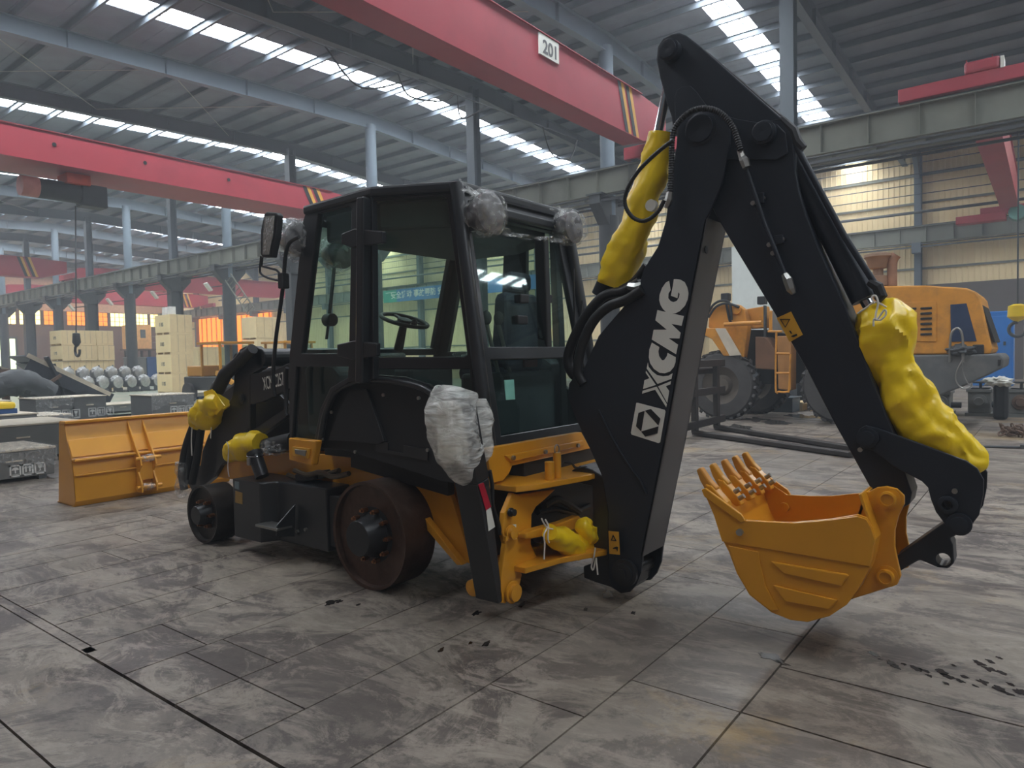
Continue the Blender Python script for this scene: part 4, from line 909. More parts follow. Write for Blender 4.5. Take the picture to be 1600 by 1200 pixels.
decal('letter_m', [(3.788,1.832,1.81),(3.788,1.668,1.766),(3.788,1.683,1.711),(3.788,1.746,1.725),(3.788,1.689,1.671),(3.788,1.697,1.638),(3.788,1.763,1.642),(3.788,1.706,1.603),(3.788,1.719,1.548),(3.788,1.871,1.638),(3.788,1.858,1.696),(3.788,1.775,1.693),(3.788,1.846,1.751)])
decal('letter_c', [(3.788,1.871,1.62),(3.788,1.823,1.592),(3.788,1.83,1.567),(3.788,1.826,1.539),(3.788,1.808,1.515),(3.788,1.793,1.516),(3.788,1.775,1.54),(3.788,1.772,1.557),(3.788,1.721,1.531),(3.788,1.723,1.502),(3.788,1.734,1.474),(3.788,1.758,1.448),(3.788,1.791,1.438),(3.788,1.825,1.441),(3.788,1.86,1.464),(3.788,1.884,1.498),(3.788,1.892,1.533),(3.788,1.888,1.58)])
decal('letter_x', [(3.788,1.899,1.502),(3.788,1.895,1.477),(3.788,1.873,1.451),(3.788,1.842,1.428),(3.788,1.803,1.42),(3.788,1.767,1.424),(3.788,1.742,1.438),(3.788,1.75,1.405),(3.788,1.838,1.375),(3.788,1.907,1.467)])
decal('letter_x', [(3.788,1.912,1.453),(3.788,1.849,1.369),(3.788,1.933,1.344),(3.788,1.923,1.397),(3.788,1.89,1.409),(3.788,1.914,1.441)])
decal('letter_x', [(3.788,1.753,1.392),(3.788,1.757,1.373),(3.788,1.786,1.362),(3.788,1.765,1.334),(3.788,1.778,1.264),(3.788,1.835,1.361)])
decal('letter_x', [(3.788,1.936,1.334),(3.788,1.844,1.359),(3.788,1.781,1.256),(3.788,1.785,1.239),(3.788,1.854,1.341),(3.788,1.94,1.316)])
decal('emblem_plate', [(3.788,1.979,1.26),(3.788,1.968,1.26),(3.788,1.796,1.223),(3.788,1.79,1.213),(3.788,1.827,1.029),(3.788,1.838,1.024),(3.788,2.015,1.066),(3.788,2.019,1.077)])
for s in ("1007.2,642 1004,673.5 1001.8,674 994,666 998,645", "1008,641.7 1017,638.8 1032,654 1028.7,664.5", "1028.5,666 1027.5,677 1008.3,682.3 1001.8,674.6"):
    pass
decal('emblem_bar', [(3.785,1.924,1.213),(3.785,1.947,1.095),(3.785,1.949,1.089),(3.785,1.982,1.118),(3.785,1.964,1.2)], BLKDEC)
decal('emblem_bar', [(3.785,1.921,1.214),(3.785,1.883,1.226),(3.785,1.822,1.17),(3.785,1.835,1.129)], BLKDEC)
decal('emblem_bar', [(3.785,1.835,1.124),(3.785,1.842,1.082),(3.785,1.922,1.058),(3.785,1.949,1.088)], BLKDEC)
l1 = decal('warning_label', [(3.75,2.165,0.462),(3.75,2.093,0.466),(3.75,2.088,0.324),(3.75,2.161,0.32)], LABELY, kp)
decal('warning_triangle', [(3.747,2.132,0.445),(3.747,2.108,0.407),(3.747,2.148,0.405)], BLKDEC, kp, holes=[[(3.747,2.131,0.433),(3.747,2.117,0.411),(3.747,2.14,0.409)]])
decal('warning_figure', [(3.747,2.111,0.373),(3.747,2.098,0.371),(3.747,2.103,0.344),(3.747,2.111,0.357),(3.747,2.134,0.355),(3.747,2.134,0.361)], BLKDEC, kp)
# ---- dipper
dp_ = [(3.84,1.835,3.348),(3.84,1.798,3.392),(3.84,1.754,3.401),(3.84,1.695,3.391),(3.84,1.656,3.365),(3.84,1.569,3.276),(3.84,1.23,2.893),(3.84,1.134,2.787),(3.84,1.092,2.731),(3.84,1.07,2.666),(3.84,1.061,2.489),(3.84,1.046,2.387),(3.84,1.002,2.235),(3.84,0.947,2.077),(3.84,0.82,1.767),(3.84,0.704,1.411),(3.84,0.605,1.134),(3.84,0.556,0.936),(3.84,0.529,0.851),(3.84,0.539,0.793),(3.84,0.584,0.763),(3.84,0.631,0.745),(3.84,0.705,0.843),(3.84,0.889,1.196),(3.84,1.013,1.454),(3.84,1.175,1.755),(3.84,1.409,2.168),(3.84,1.48,2.298),(3.84,1.616,2.581),(3.84,1.703,2.772),(3.84,1.746,2.851),(3.84,1.753,2.926),(3.84,1.783,3.017),(3.84,1.822,3.167),(3.84,1.844,3.28)]
dw = .19
di = MB().plate(dp_, t=dw, n=(1, 0, 0))
di = lab(di.build('dipper_arm', BOOMB, bh, bevel=.008), 'black dipper arm leaning towards the bucket')
for p, r_ in zip([(3.84,1.556,2.803),(3.84,1.743,3.293),(3.84,1.211,2.713)], (.075, .05, .05)):
    MB().lathe(Vector(p)+Vector((-.04, 0, 0)), (-1, 0, 0), [(-.06, r_*1.25), (.012, r_*1.25), (.016, r_), (.03, r_), (.032, r_*.5), (.028, .001)], 28).build('pivot_boss', BOOMB, di, smooth=True)
db = [(3.835,1.725,3.031),(3.835,1.709,3.067),(3.835,1.673,3.077),(3.835,1.627,3.069),(3.835,1.589,3.023),(3.835,1.534,2.936),(3.835,1.479,2.887),(3.835,1.371,2.828),(3.835,1.233,2.774),(3.835,1.149,2.749),(3.835,1.107,2.696),(3.835,1.095,2.587),(3.835,1.151,2.565),(3.835,1.556,2.641),(3.835,1.67,2.717),(3.835,1.723,2.856)]
MB().plate(db, t=-.012, n=(1, 0, 0)).build('cheek_doubler', BOOMB, di, bevel=.004)
MB().plate([(3.838,1.163,1.73),(3.838,1.088,1.76),(3.838,1.029,1.636),(3.838,1.096,1.599)], t=-.003, n=(1, 0, 0)).build('warning_label', LABELY, di)
decal('warning_triangle', [(3.833,1.145,1.724),(3.833,1.091,1.721),(3.833,1.117,1.676)], BLKDEC, di, holes=[[(3.833,1.138,1.719),(3.833,1.097,1.717),(3.833,1.117,1.683)]])
decal('warning_figure', [(3.833,1.088,1.628),(3.833,1.081,1.634),(3.833,1.059,1.642),(3.833,1.055,1.633),(3.833,1.075,1.624)], BLKDEC, di)
decal('warning_figure', [(3.833,1.098,1.66),(3.833,1.089,1.658),(3.833,1.081,1.644),(3.833,1.088,1.643)], BLKDEC, di)
for s in ("1178,306 1188,305 1188,315 1178,316", "1205,371 1222,370 1224,383 1208,384"):
    pass
for p in [(3.835,1.226,2.375),(3.835,1.278,2.355),(3.835,1.194,2.122),(3.835,1.128,2.144),(3.835,1.175,2.075)]:
    MB().cyl(p, (p[0]-.02, p[1], p[2]), .013, 10).build('clamp_bolt', STEEL, di)
for q in ([(3.832,1.266,2.404),(3.832,1.218,2.404),(3.832,1.215,2.345),(3.832,1.26,2.349)], [(3.832,1.176,2.167),(3.832,1.123,2.167),(3.832,1.117,2.122),(3.832,1.167,2.118)]):
    MB().plate(q, t=-.02, n=(1, 0, 0)).build('pipe_clamp', BOOMB, di, bevel=.004)
# hydraulic line on the dipper side
hp = [(3.8,1.306,2.546),(3.8,1.259,2.391),(3.8,1.216,2.249),(3.8,1.17,2.125),(3.8,1.109,1.957)]
MB().tube(spline(hp, 4), .012, 10).build('steel_pipe', BOOMB, di, smooth=True)
ft = [(3.8,1.109,1.957),(3.8,1.093,1.926),(3.8,1.077,1.874),(3.8,1.064,1.85)]; MB().tube(ft, [.018, .026, .024, .012], 6).build('pipe_fitting', STEEL, di)
f2 = [(3.76,1.325,2.636),(3.76,1.312,2.593),(3.76,1.302,2.578),(3.76,1.289,2.535)]; MB().tube(f2, [.017, .02, .026, .022], 6).build('hose_fitting', STEEL, di)
# corrugated hoses
def ribhose(name, pts, r, par, label=None):
    P = spline(pts, 8); o = [P[0]]; 
    # resample evenly
    L = [0]
    for i in range(1, len(P)): L.append(L[-1]+(P[i]-P[i-1]).length)
    n = int(L[-1]/.007); R = []; Q = []; j = 0
    for i in range(n+1):
        d = L[-1]*i/n
        while j < len(L)-2 and L[j+1] < d: j += 1
        Q.append(P[j].lerp(P[j+1], (d-L[j])/max(1e-6, L[j+1]-L[j]))); R.append(r*(1 if i % 2 else .82))
    o = MB().tube(Q, R, 10).build(name, RUBBER, par, smooth=True)
    if label: lab(o, label)
    return o
h1_ = [(3.74, a, b) for a, b in [(1.721,2.472),(1.711,2.607),(1.705,2.75),(1.681,2.834),(1.596,2.893),(1.507,2.893),(1.421,2.846),(1.355,2.757),(1.315,2.63)]]
ribhose('corrugated_hose', h1_, .017, bh, 'ribbed black hose arching over the boom head')
h2_ = [(3.7,1.679,2.746),(3.7,1.781,2.695),(3.7,1.9,2.612),(3.7,1.976,2.514),(3.7,1.986,2.43),(3.7,1.937,2.352),(3.7,1.86,2.323),(3.7,1.783,2.359),(3.7,1.738,2.421)]
ribhose('corrugated_hose', h2_, .013, bh, 'ribbed black hose looping out left of the boom')
MB().tube([(3.74,1.721,2.472),(3.74,1.729,2.43),(3.74,1.75,2.386)], [.018, .024, .018], 6).build('hose_fitting', STEEL, bh)
# dipper cylinder with yellow sleeve along the top of the boom
rod = MB().cyl([(3.93,1.909,2.766)][0], [(3.93,1.785,3.267)][0], .028, 16).build('dipper_cylinder_rod', CHROME, bh, smooth=True)
MB().cyl([(3.93,2.3,1.936)][0], [(3.93,1.955,2.543)][0], .06, 18).build('cylinder_barrel', BOOMB, rod, smooth=True)
sv = sleeve('yellow_sleeve', [(3.93,1.861,2.878),(3.93,1.892,2.743),(3.93,1.955,2.543),(3.93,2.037,2.32),(3.93,2.12,2.171),(3.93,2.196,1.989)], [.068, .088, .095, .1, .112, .112], YELLOW, bh, amp=.026, n=48, seed=2, k=8, label='yellow vinyl sleeve over the dipper cylinder rod')
lbm = [(3.8,1.859,2.423),(3.8,1.826,2.433)][0]; MB().cyl(lbm, (lbm[0]-.03, lbm[1], lbm[2]), .035, 14).build('rear_lamp', DECAL, bo, smooth=True)
# bundle of thick hoses arching from the cab base to the boom
for i, s in enumerate(([(3.84,1.97,1.992),(3.84,2.08,1.943),(3.84,2.216,1.925),(3.84,2.344,1.82),(3.84,2.454,1.66),(3.84,2.501,1.536),(3.84,2.478,1.452),(3.84,2.425,1.402)], [(3.9,2.045,1.955),(3.9,2.181,1.926),(3.9,2.322,1.87),(3.9,2.446,1.723),(3.9,2.499,1.578),(3.9,2.487,1.472),(3.9,2.429,1.408)], [(3.78,1.923,1.938),(3.78,2.027,1.885),(3.78,2.16,1.847),(3.78,2.276,1.754),(3.78,2.359,1.596),(3.78,2.386,1.454),(3.78,2.345,1.372)], [(4,2.236,1.997),(4,2.357,1.868),(4,2.459,1.704),(4,2.513,1.534),(4,2.502,1.362)], [(3.87,1.941,2.088),(3.87,2.029,1.999),(3.87,2.141,1.949),(3.87,2.28,1.899),(3.87,2.392,1.782),(3.87,2.454,1.619)])):
    MB().tube(spline(s, 6), .032 if i < 3 else .024, 12).build('thick_hose', RUBBER, bh, smooth=True)
MB().tube([(3.8,1.937,1.964),(3.8,1.976,1.955),(3.8,2.027,1.967)], [.022, .03, .022], 6).build('hose_fitting', STEEL, bh)
# bucket cylinder behind the dipper
cy0, cy1 = [(3.935,1.156,2.706)][0], [(3.935,0.75,1.806)][0]
bc_ = MB().tube([cy0, cy1], [.055, .068], 20).build('bucket_cylinder', BOOMB, bh, smooth=True); lab(bc_, 'black bucket cylinder along the back of the dipper')
MB().tube([(3.86,1.101,2.711),(3.86,1.006,2.503),(3.86,0.829,2.124),(3.86,0.698,1.887),(3.86,0.678,1.816)], .016, 10).build('cylinder_pipe', BOOMB, bc_, smooth=True)
MB().tube([(3.9,1.613,3.301),(3.9,1.538,3.226),(3.9,1.357,3.03),(3.9,1.169,2.82),(3.9,1.099,2.75)], .014, 8).build('cylinder_pipe', RUBBER, di, smooth=True)
MB().tube([(3.86,0.718,1.889),(3.86,0.678,1.86),(3.86,0.661,1.815),(3.86,0.684,1.791)], [.02, .026, .026, .02], 8).build('pipe_fitting', PLAST, bc_)
MB().tube([(3.86,1.19,2.781),(3.86,1.134,2.775),(3.86,1.075,2.705),(3.86,1.056,2.645),(3.86,1.025,2.606)], [.02, .022, .026, .026, .02], 8).build('hose_elbow', PLAST, bc_, smooth=True)
MB().cyl(cy1, [(3.935,0.327,0.933)][0], .03, 14).build('cylinder_rod', CHROME, bc_, smooth=True)
sv2 = sleeve('yellow_sleeve', [(3.935,0.721,1.771),(3.935,0.677,1.682),(3.935,0.657,1.552),(3.935,0.606,1.413),(3.935,0.533,1.268),(3.935,0.451,1.138),(3.935,0.366,1.068),(3.935,0.299,1.011),(3.935,0.259,0.96)], [.062, .15, .132, .105, .115, .125, .1, .075, .03], YELLOW, bh, amp=.034, n=56, seed=21, k=8, label='bright yellow vinyl sleeve over the bucket cylinder rod, tied with string', flat=.8)
st_ = [(3.78,0.681,1.774),(3.78,0.692,1.803),(3.78,0.675,1.811),(3.78,0.664,1.773),(3.78,0.675,1.718),(3.78,0.67,1.693),(3.78,0.636,1.741),(3.78,0.631,1.716),(3.78,0.656,1.692),(3.78,0.681,1.7),(3.78,0.684,1.663)]
MB().tube(spline(st_, 5), .005, 6).build('string', STRING, sv2, smooth=True)
MB().tube(spline([(3.85,0.769,1.732),(3.85,0.734,1.756),(3.85,0.688,1.785),(3.85,0.64,1.756)], 4), .005, 6).build('string', STRING, sv2, smooth=True)
# ---- bellcrank plates, link
bq = "1339,684 1342,671 1352,665 1370,669 1440,694 1510,720 1527,732 1537,750 1536,775 1530,805 1521,817 1517,827 1507,832 1490,833 1475,817 1462,800 1455,782 1450,762 1440,752 1415,739 1395,728 1365,705 1345,699"
bqa = [(3.81,0.766,1.11),(3.81,0.757,1.152),(3.81,0.728,1.173),(3.81,0.676,1.162),(3.81,0.484,1.094),(3.81,0.305,1.027),(3.81,0.263,0.995),(3.81,0.238,0.944),(3.81,0.24,0.871),(3.81,0.255,0.78),(3.81,0.277,0.742),(3.81,0.286,0.711),(3.81,0.311,0.693),(3.81,0.354,0.684),(3.81,0.393,0.727),(3.81,0.426,0.775),(3.81,0.445,0.828),(3.81,0.458,0.888),(3.81,0.484,0.916),(3.81,0.551,0.95),(3.81,0.606,0.98),(3.81,0.691,1.047),(3.81,0.749,1.063)]
hh = [(3.81,0.393,0.83),(3.81,0.382,0.838),(3.81,0.37,0.827),(3.81,0.364,0.809),(3.81,0.372,0.796),(3.81,0.385,0.804)]
be = lab(MB().plate(bqa, [hh], t=.022, n=(1, 0, 0)).build('bellcrank_plate', BOOMB, bh, bevel=.004), 'black bucket lever plate facing the camera')
lab(MB().plate([(4.045, p[1], p[2]) for p in bqa], [[(4.045, p[1], p[2]) for p in hh]], t=.022, n=(1, 0, 0)).build('bellcrank_plate', BOOMB, bh, bevel=.004), 'black bucket lever plate on the far side')
def ringboss(c, r0, r1, d, nm, m_, par):
    c = Vector(c); return MB().lathe(c, (-1, 0, 0), [(0, r1), (d, r1), (d+.004, r1-.006), (d+.004, r0), (-.02, r0)], 26).build(nm, m_, par, smooth=True)
ringboss([(3.81,0.377,0.817)][0], .022, .042, .02, 'ring_boss', BOOMB, be)
for p, r_ in zip([(3.81,0.331,0.732),(3.81,0.716,1.112)], (.052, .05)):
    MB().lathe(p, (-1, 0, 0), [(0, r_), (.02, r_), (.022, r_*.7), (.035, r_*.7), (.037, .001)], 26).build('pivot_pin', BOOMB, be, smooth=True)
    MB().cyl(p, (4.07, p[1], p[2]), .03, 16).build('pin_shaft', BOOMB, be, smooth=True)
for p in [(3.808,0.748,1.053),(3.808,0.349,0.884)]: MB().cyl(p, (p[0]-.02, p[1], p[2]), .012, 10).build('bolt', STEEL, be, smooth=True)
kl = [(3.86,0.601,0.521),(3.86,0.398,0.717),(3.86,0.359,0.718),(3.86,0.333,0.685),(3.86,0.354,0.658),(3.86,0.374,0.646),(3.86,0.361,0.614),(3.86,0.356,0.529),(3.86,0.382,0.497),(3.86,0.424,0.496),(3.86,0.499,0.521),(3.86,0.59,0.446)]
kh = circ([(3.86,0.401,0.537)][0], .031, 18)
lab(MB().plate(kl, [kh], t=.13, n=(1, 0, 0)).build('bucket_link', BOOMB, bh, bevel=.008), 'black bucket link with an eye hole')
# ---- digging bucket
bu_out = [(3.6,1.476,0.795),(3.6,1.271,0.674),(3.6,1.142,0.68),(3.6,1.019,0.693),(3.6,0.847,0.73),(3.6,0.722,0.768),(3.6,0.683,0.757),(3.6,0.656,0.709),(3.6,0.643,0.662),(3.6,0.657,0.575),(3.6,0.673,0.511),(3.6,0.723,0.401),(3.6,0.771,0.323),(3.6,0.85,0.25),(3.6,0.951,0.199),(3.6,1.035,0.191),(3.6,1.13,0.211),(3.6,1.241,0.279),(3.6,1.308,0.383),(3.6,1.348,0.489),(3.6,1.382,0.55),(3.6,1.427,0.679)]
XB0, XB1 = 3.6, 4.385
bkt = MB()
prof = bu_out
yz = [(p[1], p[2]) for p in bu_out]
for x0 in (XB0, XB1-.014): bkt.plate(X3(x0, yz), t=.014, n=(1, 0, 0))
sh = [yz[i] for i in (0, 21, 20, 19, 18, 17, 16, 15, 14, 13, 12, 11, 10, 9, 8)]
top_ = [(0.686,0.888)][0]
shp = [Vector((0, a, b)) for a, b in sh]+[Vector((0, [(0.709,0.865)][0][0], [(0.709,0.865)][0][1]))]
cen = Vector((0, sum(a for a, b in yz)/len(yz), sum(b for a, b in yz)/len(yz)))
inn = []
for i, p in enumerate(shp):
    t = (shp[min(i+1, len(shp)-1)]-shp[max(i-1, 0)]).normalized(); nn = Vector((0, -t.z, t.y))
    if nn.dot(cen-p) < 0: nn = -nn
    inn.append(p+nn*.014)
n = len(shp)
vs = [(x, p.y, p.z) for x in (XB0+.0145, XB1-.0145) for p in shp]+[(x, p.y, p.z) for x in (XB0+.0145, XB1-.0145) for p in inn]
fs = []
for i in range(n-1):
    fs += [(i, i+1, n+i+1, n+i), (2*n+i, 3*n+i, 3*n+i+1, 2*n+i+1)]
fs += [(0, n, 3*n, 2*n), (n-1, 3*n-1, 4*n-1, 2*n-1)] + [(i, 2*n+i, 2*n+i+1, i+1) for i in range(n-1)]+[(n+i, n+i+1, 3*n+i+1, 3*n+i) for i in range(n-1)]
bkt.add(vs, fs)
bk_ = lab(bkt.build('digging_bucket', ORANGE, bh, bevel=.003), 'amber digging bucket with five teeth, tipped mouth up')
# raised ribs on the near bucket side and the stepped side plate
def raised(s, t, nm, m_=ORANGE, bev=.004): return MB().plate(s, t=-t, n=(1, 0, 0)).build(nm, m_, bk_, bevel=bev)
raised([(3.6,1.476,0.788),(3.6,1.271,0.671),(3.6,1.019,0.69),(3.6,0.847,0.727),(3.6,0.722,0.761),(3.6,0.683,0.751),(3.6,0.659,0.708),(3.6,0.646,0.662),(3.6,0.668,0.527),(3.6,0.866,0.532),(3.6,1.383,0.543),(3.6,1.427,0.679)], .008, 'side_plate')
raised([(3.6,1.128,0.48),(3.6,0.768,0.476),(3.6,0.757,0.469),(3.6,0.78,0.437),(3.6,0.791,0.41),(3.6,1.064,0.425)], .014, 'pressed_rib', bev=.007)
raised([(3.6,1.119,0.359),(3.6,0.806,0.341),(3.6,0.844,0.289),(3.6,1.062,0.287)], .014, 'pressed_rib', bev=.007)
raised([(3.6,1.351,0.527),(3.6,1.189,0.517),(3.6,1.183,0.465),(3.6,1.155,0.346),(3.6,1.091,0.235),(3.6,1.127,0.218),(3.6,1.238,0.286),(3.6,1.304,0.39)], .010, 'cheek_pad', bev=.006)
sc_ = [(3.6,1.49,0.815),(3.6,1.468,0.824),(3.6,1.274,0.704),(3.6,1.254,0.673),(3.6,1.275,0.66),(3.6,1.476,0.778)]
raised([(3.6, p[1], p[2]) for p in sc_], .02, 'side_cutter')
MB().plate([(XB1, p[1], p[2]) for p in [(3.6,1.49,0.815),(3.6,1.468,0.824),(3.6,1.274,0.704),(3.6,1.254,0.673),(3.6,1.275,0.66),(3.6,1.476,0.778)]], t=.02, n=(1, 0, 0)).build('side_cutter', ORANGE, bk_, bevel=.004)
for p in [(3.59,1.282,0.61)]: MB().cyl(p, (p[0]-.02, p[1], p[2]), .018, 12).build('bolt', STEEL, bk_, smooth=True)
# far side inner cutter boss
p = [(4.36,1.286,0.596)][0]; MB().cyl((4.375, p[1], p[2]), (4.35, p[1], p[2]), .03, 14).build('inner_bolt', ORANGE, bk_, smooth=True)
# ears
e0 = [(3.72,0.752,0.734),(3.72,0.712,0.859),(3.72,0.695,0.861),(3.72,0.661,0.883),(3.72,0.619,0.893),(3.72,0.576,0.885),(3.72,0.544,0.854),(3.72,0.544,0.815),(3.72,0.568,0.757),(3.72,0.584,0.684),(3.72,0.584,0.601),(3.72,0.568,0.52),(3.72,0.558,0.469),(3.72,0.574,0.423),(3.72,0.777,0.312),(3.72,0.747,0.42),(3.72,0.732,0.566)]
for x0 in (3.72, 4.05):
    MB().plate([(x0, p[1], p[2]) for p in e0], t=.025, n=(1, 0, 0)).build('hinge_ear', ORANGE, bk_, bevel=.005)
for p in [(3.72,0.611,0.835),(3.72,0.62,0.458)]:
    pn = MB().lathe(p, (-1, 0, 0), [(0, .052), (.006, .052), (.008, .037), (.035, .037), (.038, .028), (.03, .026), (.03, .001)], 26).build('hinge_pin', ORANGE, bk_, smooth=True)
    MB().cyl(p, (4.09, p[1], p[2]), .03, 16).build('pin_shaft', ORANGE, bk_, smooth=True)
MB().plate([(3.72, p[1], p[2]) for p in [(3.72,0.752,0.734),(3.72,0.717,0.858),(3.72,0.7,0.86),(3.72,0.732,0.737)]], t=.35, n=(1, 0, 0)).build('top_plate', ORANGE, bk_, bevel=.003)
# teeth
tq = [(1.532,0.913),(1.51,0.928),(1.489,0.909),(1.468,0.859),(1.425,0.821),(1.363,0.752),(1.349,0.705),(1.377,0.702),(1.469,0.782),(1.493,0.814)]
ty = [Vector((0, a, b)) for a, b in tq]
for k in range(5):
    x0 = 3.61+k*.176
    b = MB(); b.plate(X3(x0, tq[4:]+[tq[4]] if False else [(1.482,0.84),(1.446,0.833),(1.363,0.752),(1.346,0.706),(1.377,0.695),(1.476,0.778)]), t=.07, n=(1, 0, 0))
    th = b.build('tooth_adapter', ORANGE, bk_, bevel=.008)
    b = MB(); b.plate(X3(x0+.008, [(1.536,0.912),(1.51,0.928),(1.489,0.899),(1.46,0.859),(1.418,0.822),(1.44,0.785),(1.483,0.801),(1.515,0.854)]), t=.054, n=(1, 0, 0))
    b.build('tooth', DULLOR if k in (0, 2) else ORANGE, bk_, bevel=.01)
    if k > 0:
        for p in ((1122, 778), (1129, 790)):
            pass
    for p in [(3.6,1.383,0.784),(3.6,1.359,0.749)]:
        if k > 0: MB().cyl((x0-.03, p[1]-.012, p[2]), (x0-.03, p[1]-.04, p[2]+.02), .014, 10).build('tooth_bolt', STEEL, bk_, smooth=True)
# yellow sleeves and strings at the swing cylinders
s3 = sleeve('yellow_sleeve', [(3.413,2.38,0.495),(3.529,2.38,0.43),(3.657,2.38,0.361),(3.8,2.38,0.337),(3.959,2.38,0.275)], [.045, .07, .075, .06, .065], YELLOW, bh, amp=.03, n=36, seed=31, label='crumpled yellow sleeve on the swing cylinder')
s4 = sleeve('yellow_sleeve', [(3.788,2.34,0.503),(3.756,2.34,0.468),(3.785,2.34,0.408),(3.879,2.34,0.375)], [.03, .05, .06, .03], YELLOW, bh, amp=.03, n=30, seed=35, label='small yellow sleeve beside the kingpost')
MB().tube(spline([(3.309,2.36,0.603),(3.334,2.36,0.568),(3.372,2.36,0.533),(3.466,2.36,0.502),(3.535,2.36,0.471)], 4), .005, 6).tube(spline([(3.348,2.36,0.588),(3.373,2.36,0.544),(3.331,2.36,0.503),(3.336,2.36,0.445),(3.326,2.36,0.356)], 4), .005, 6).tube(spline([(3.348,2.36,0.588),(3.379,2.36,0.543),(3.37,2.36,0.476),(3.382,2.36,0.442)], 4), .005, 6).build('string', STRING, s3, smooth=True)
MB().tube(spline([(3.7,2.234,0.357),(3.7,2.244,0.299),(3.7,2.264,0.235),(3.7,2.25,0.217),(3.7,2.23,0.293),(3.7,2.226,0.262),(3.7,2.219,0.191)], 4), .005, 6).build('string', STRING, s3, smooth=True)
MB().cyl([(3.46,2.5,0.444)][0], [(4.186,2.5,0.254)][0], .04, 14).build('swing_cylinder', BLACK, bh, smooth=True)
MB().tube(spline([(3.606,2.55,0.603),(3.752,2.55,0.618),(3.904,2.55,0.549),(4.022,2.55,0.483)], 5), .025, 8).tube(spline([(3.604,2.6,0.556),(3.786,2.6,0.543),(4.019,2.6,0.477),(4.23,2.6,0.483)], 5), .02, 8).build('swing_hose', RUBBER, bh, smooth=True)
# ---- fuel tank with filler and step
TX, TI = 3.12, 3.28
tk = MB()
ys0 = [(3.12,4.941,0.595),(3.12,5.339,0.601),(3.12,4.462,0.621)]
pl_ = [(3.12, 5.36), (3.12, 4.96), (3.24, 4.90), (3.24, 4.28), (3.95, 4.28), (3.95, 5.36)]
tk.plate(Z3(.12, pl_), t=.48, n=(0, 0, 1))
tk = lab(tk.build('fuel_tank', BLACK, bh, bevel=.012), 'black steel fuel tank with stepped side')
MB().bx(3.26, 3.95, 3.98, 4.28, .16, .55).build('battery_box', PLAST, bh, bevel=.012)
fc = Vector([(3.2,5.07,0.68)][0]); fa = Vector((0, .12, .5)).normalized()
b0_ = Vector([(3.2,5.046,0.63)][0]); b1_ = Vector([(3.2,5.136,0.796)][0])
MB().cyl(b0_, b1_, .055, 20).build('filler_neck', BLACK, tk, smooth=True)
fk = (b1_-b0_).normalized(); MB().lathe(b1_, fk, [(0, .062), (.035, .062), (.04, .05), (.04, .001)], 22).build('filler_cap', PLAST, tk, smooth=True)
MB().tube([b1_+Vector((.067*math.cos(t), .067*math.sin(t), 0)) for t in [k*PI/10 for k in range(21)]], .004, 6).build('cap_ring', CHROME, tk, smooth=True)
MB().bx(b1_.x-.075, b1_.x-.06, b1_.y-.03, b1_.y+.01, b1_.z-.07, b1_.z-.01).build('padlock', STEEL, tk, bevel=.004)
MB().plate([(3.12,5.316,0.502),(3.12,5.212,0.496),(3.12,5.219,0.401),(3.12,5.323,0.405)], t=-.003, n=(1, 0, 0)).build('amber_sticker', mat('brown_sticker', (150, 118, 60), .6), tk)
MB().plate([(3.12,5.321,0.581),(3.12,5.254,0.582),(3.12,5.258,0.518),(3.12,5.325,0.522)], t=-.003, n=(1, 0, 0)).build('grey_sticker', mat('grey_sticker', (110, 124, 128), .6), tk)
stp = [(3.08,4.951,0.285),(3.08,4.661,0.254),(3.08,4.679,0.222),(3.08,4.962,0.253)]
MB().bx(3.06, 3.2, stp[1][1], stp[0][1], stp[0][2]-.02, stp[0][2]).build('step_tread', STEEL, tk, bevel=.004)
MB().plate([(3.07, stp[1][1]+.02, stp[0][2]-.06), (3.07, stp[1][1]-.02, stp[0][2]+.02), (3.22, stp[1][1]-.02, stp[0][2]+.16), (3.22, stp[1][1]-.02, stp[0][2]-.1)], t=.012, n=(0, 1, 0)).build('step_bracket', BLACK, tk)
for p in [(3.1,4.642,0.232),(3.1,4.534,0.262)]: MB().cyl((3.24, p[1], p[2]), (3.22, p[1], p[2]), .013, 10).build('bolt', STEEL, tk)
MB().plate([(3.3, 4.75, .6), (3.3, 4.5, .64), (3.5, 4.5, .64), (3.5, 4.75, .6)], t=.06, n=(0, 0, 1)).build('tank_block', PLAST, tk, bevel=.01)
for i, s in enumerate(([(3.3,4.754,0.692),(3.3,4.589,0.67),(3.3,4.427,0.704),(3.3,4.274,0.683),(3.3,4.086,0.723)], [(3.35,4.916,0.635),(3.35,4.745,0.619),(3.35,4.496,0.661),(3.35,4.259,0.725)])):
    MB().tube(spline(s, 5), .02, 8).build('brake_hose', mat('oily_fitting', (90, 78, 62), .3, metal=.6), bh, smooth=True)
# ---- loader arms at the front
la = [(3.42,5.68,1.675),(3.42,5.587,1.701),(3.42,5.419,1.696),(3.42,5.344,1.661),(3.42,5.334,1.508),(3.42,5.523,1.448),(3.42,5.56,0.875),(3.42,5.622,0.849),(3.42,5.792,0.77),(3.42,5.936,0.678),(3.42,6.061,0.61),(3.42,6.18,0.498),(3.42,6.358,0.409),(3.42,6.604,0.317),(3.42,6.764,0.479),(3.42,6.427,0.587),(3.42,6.382,0.726),(3.42,6.266,0.884),(3.42,6.028,1.073),(3.42,5.833,1.253),(3.42,5.793,1.369),(3.42,5.771,1.54)]
arm = MB().plate(la, [circ([(3.42,5.942,0.754)][0], .001, 6)] if False else (), t=.06, n=(1, 0, 0)); xm = 2*XC-3.42
arm.plate([(xm, p[1], p[2]) for p in la], t=-.06, n=(1, 0, 0))
arm.cyl((3.42, la[2][1]-.05, la[2][2]-.1), (xm, la[2][1]-.05, la[2][2]-.1), .08, 18)
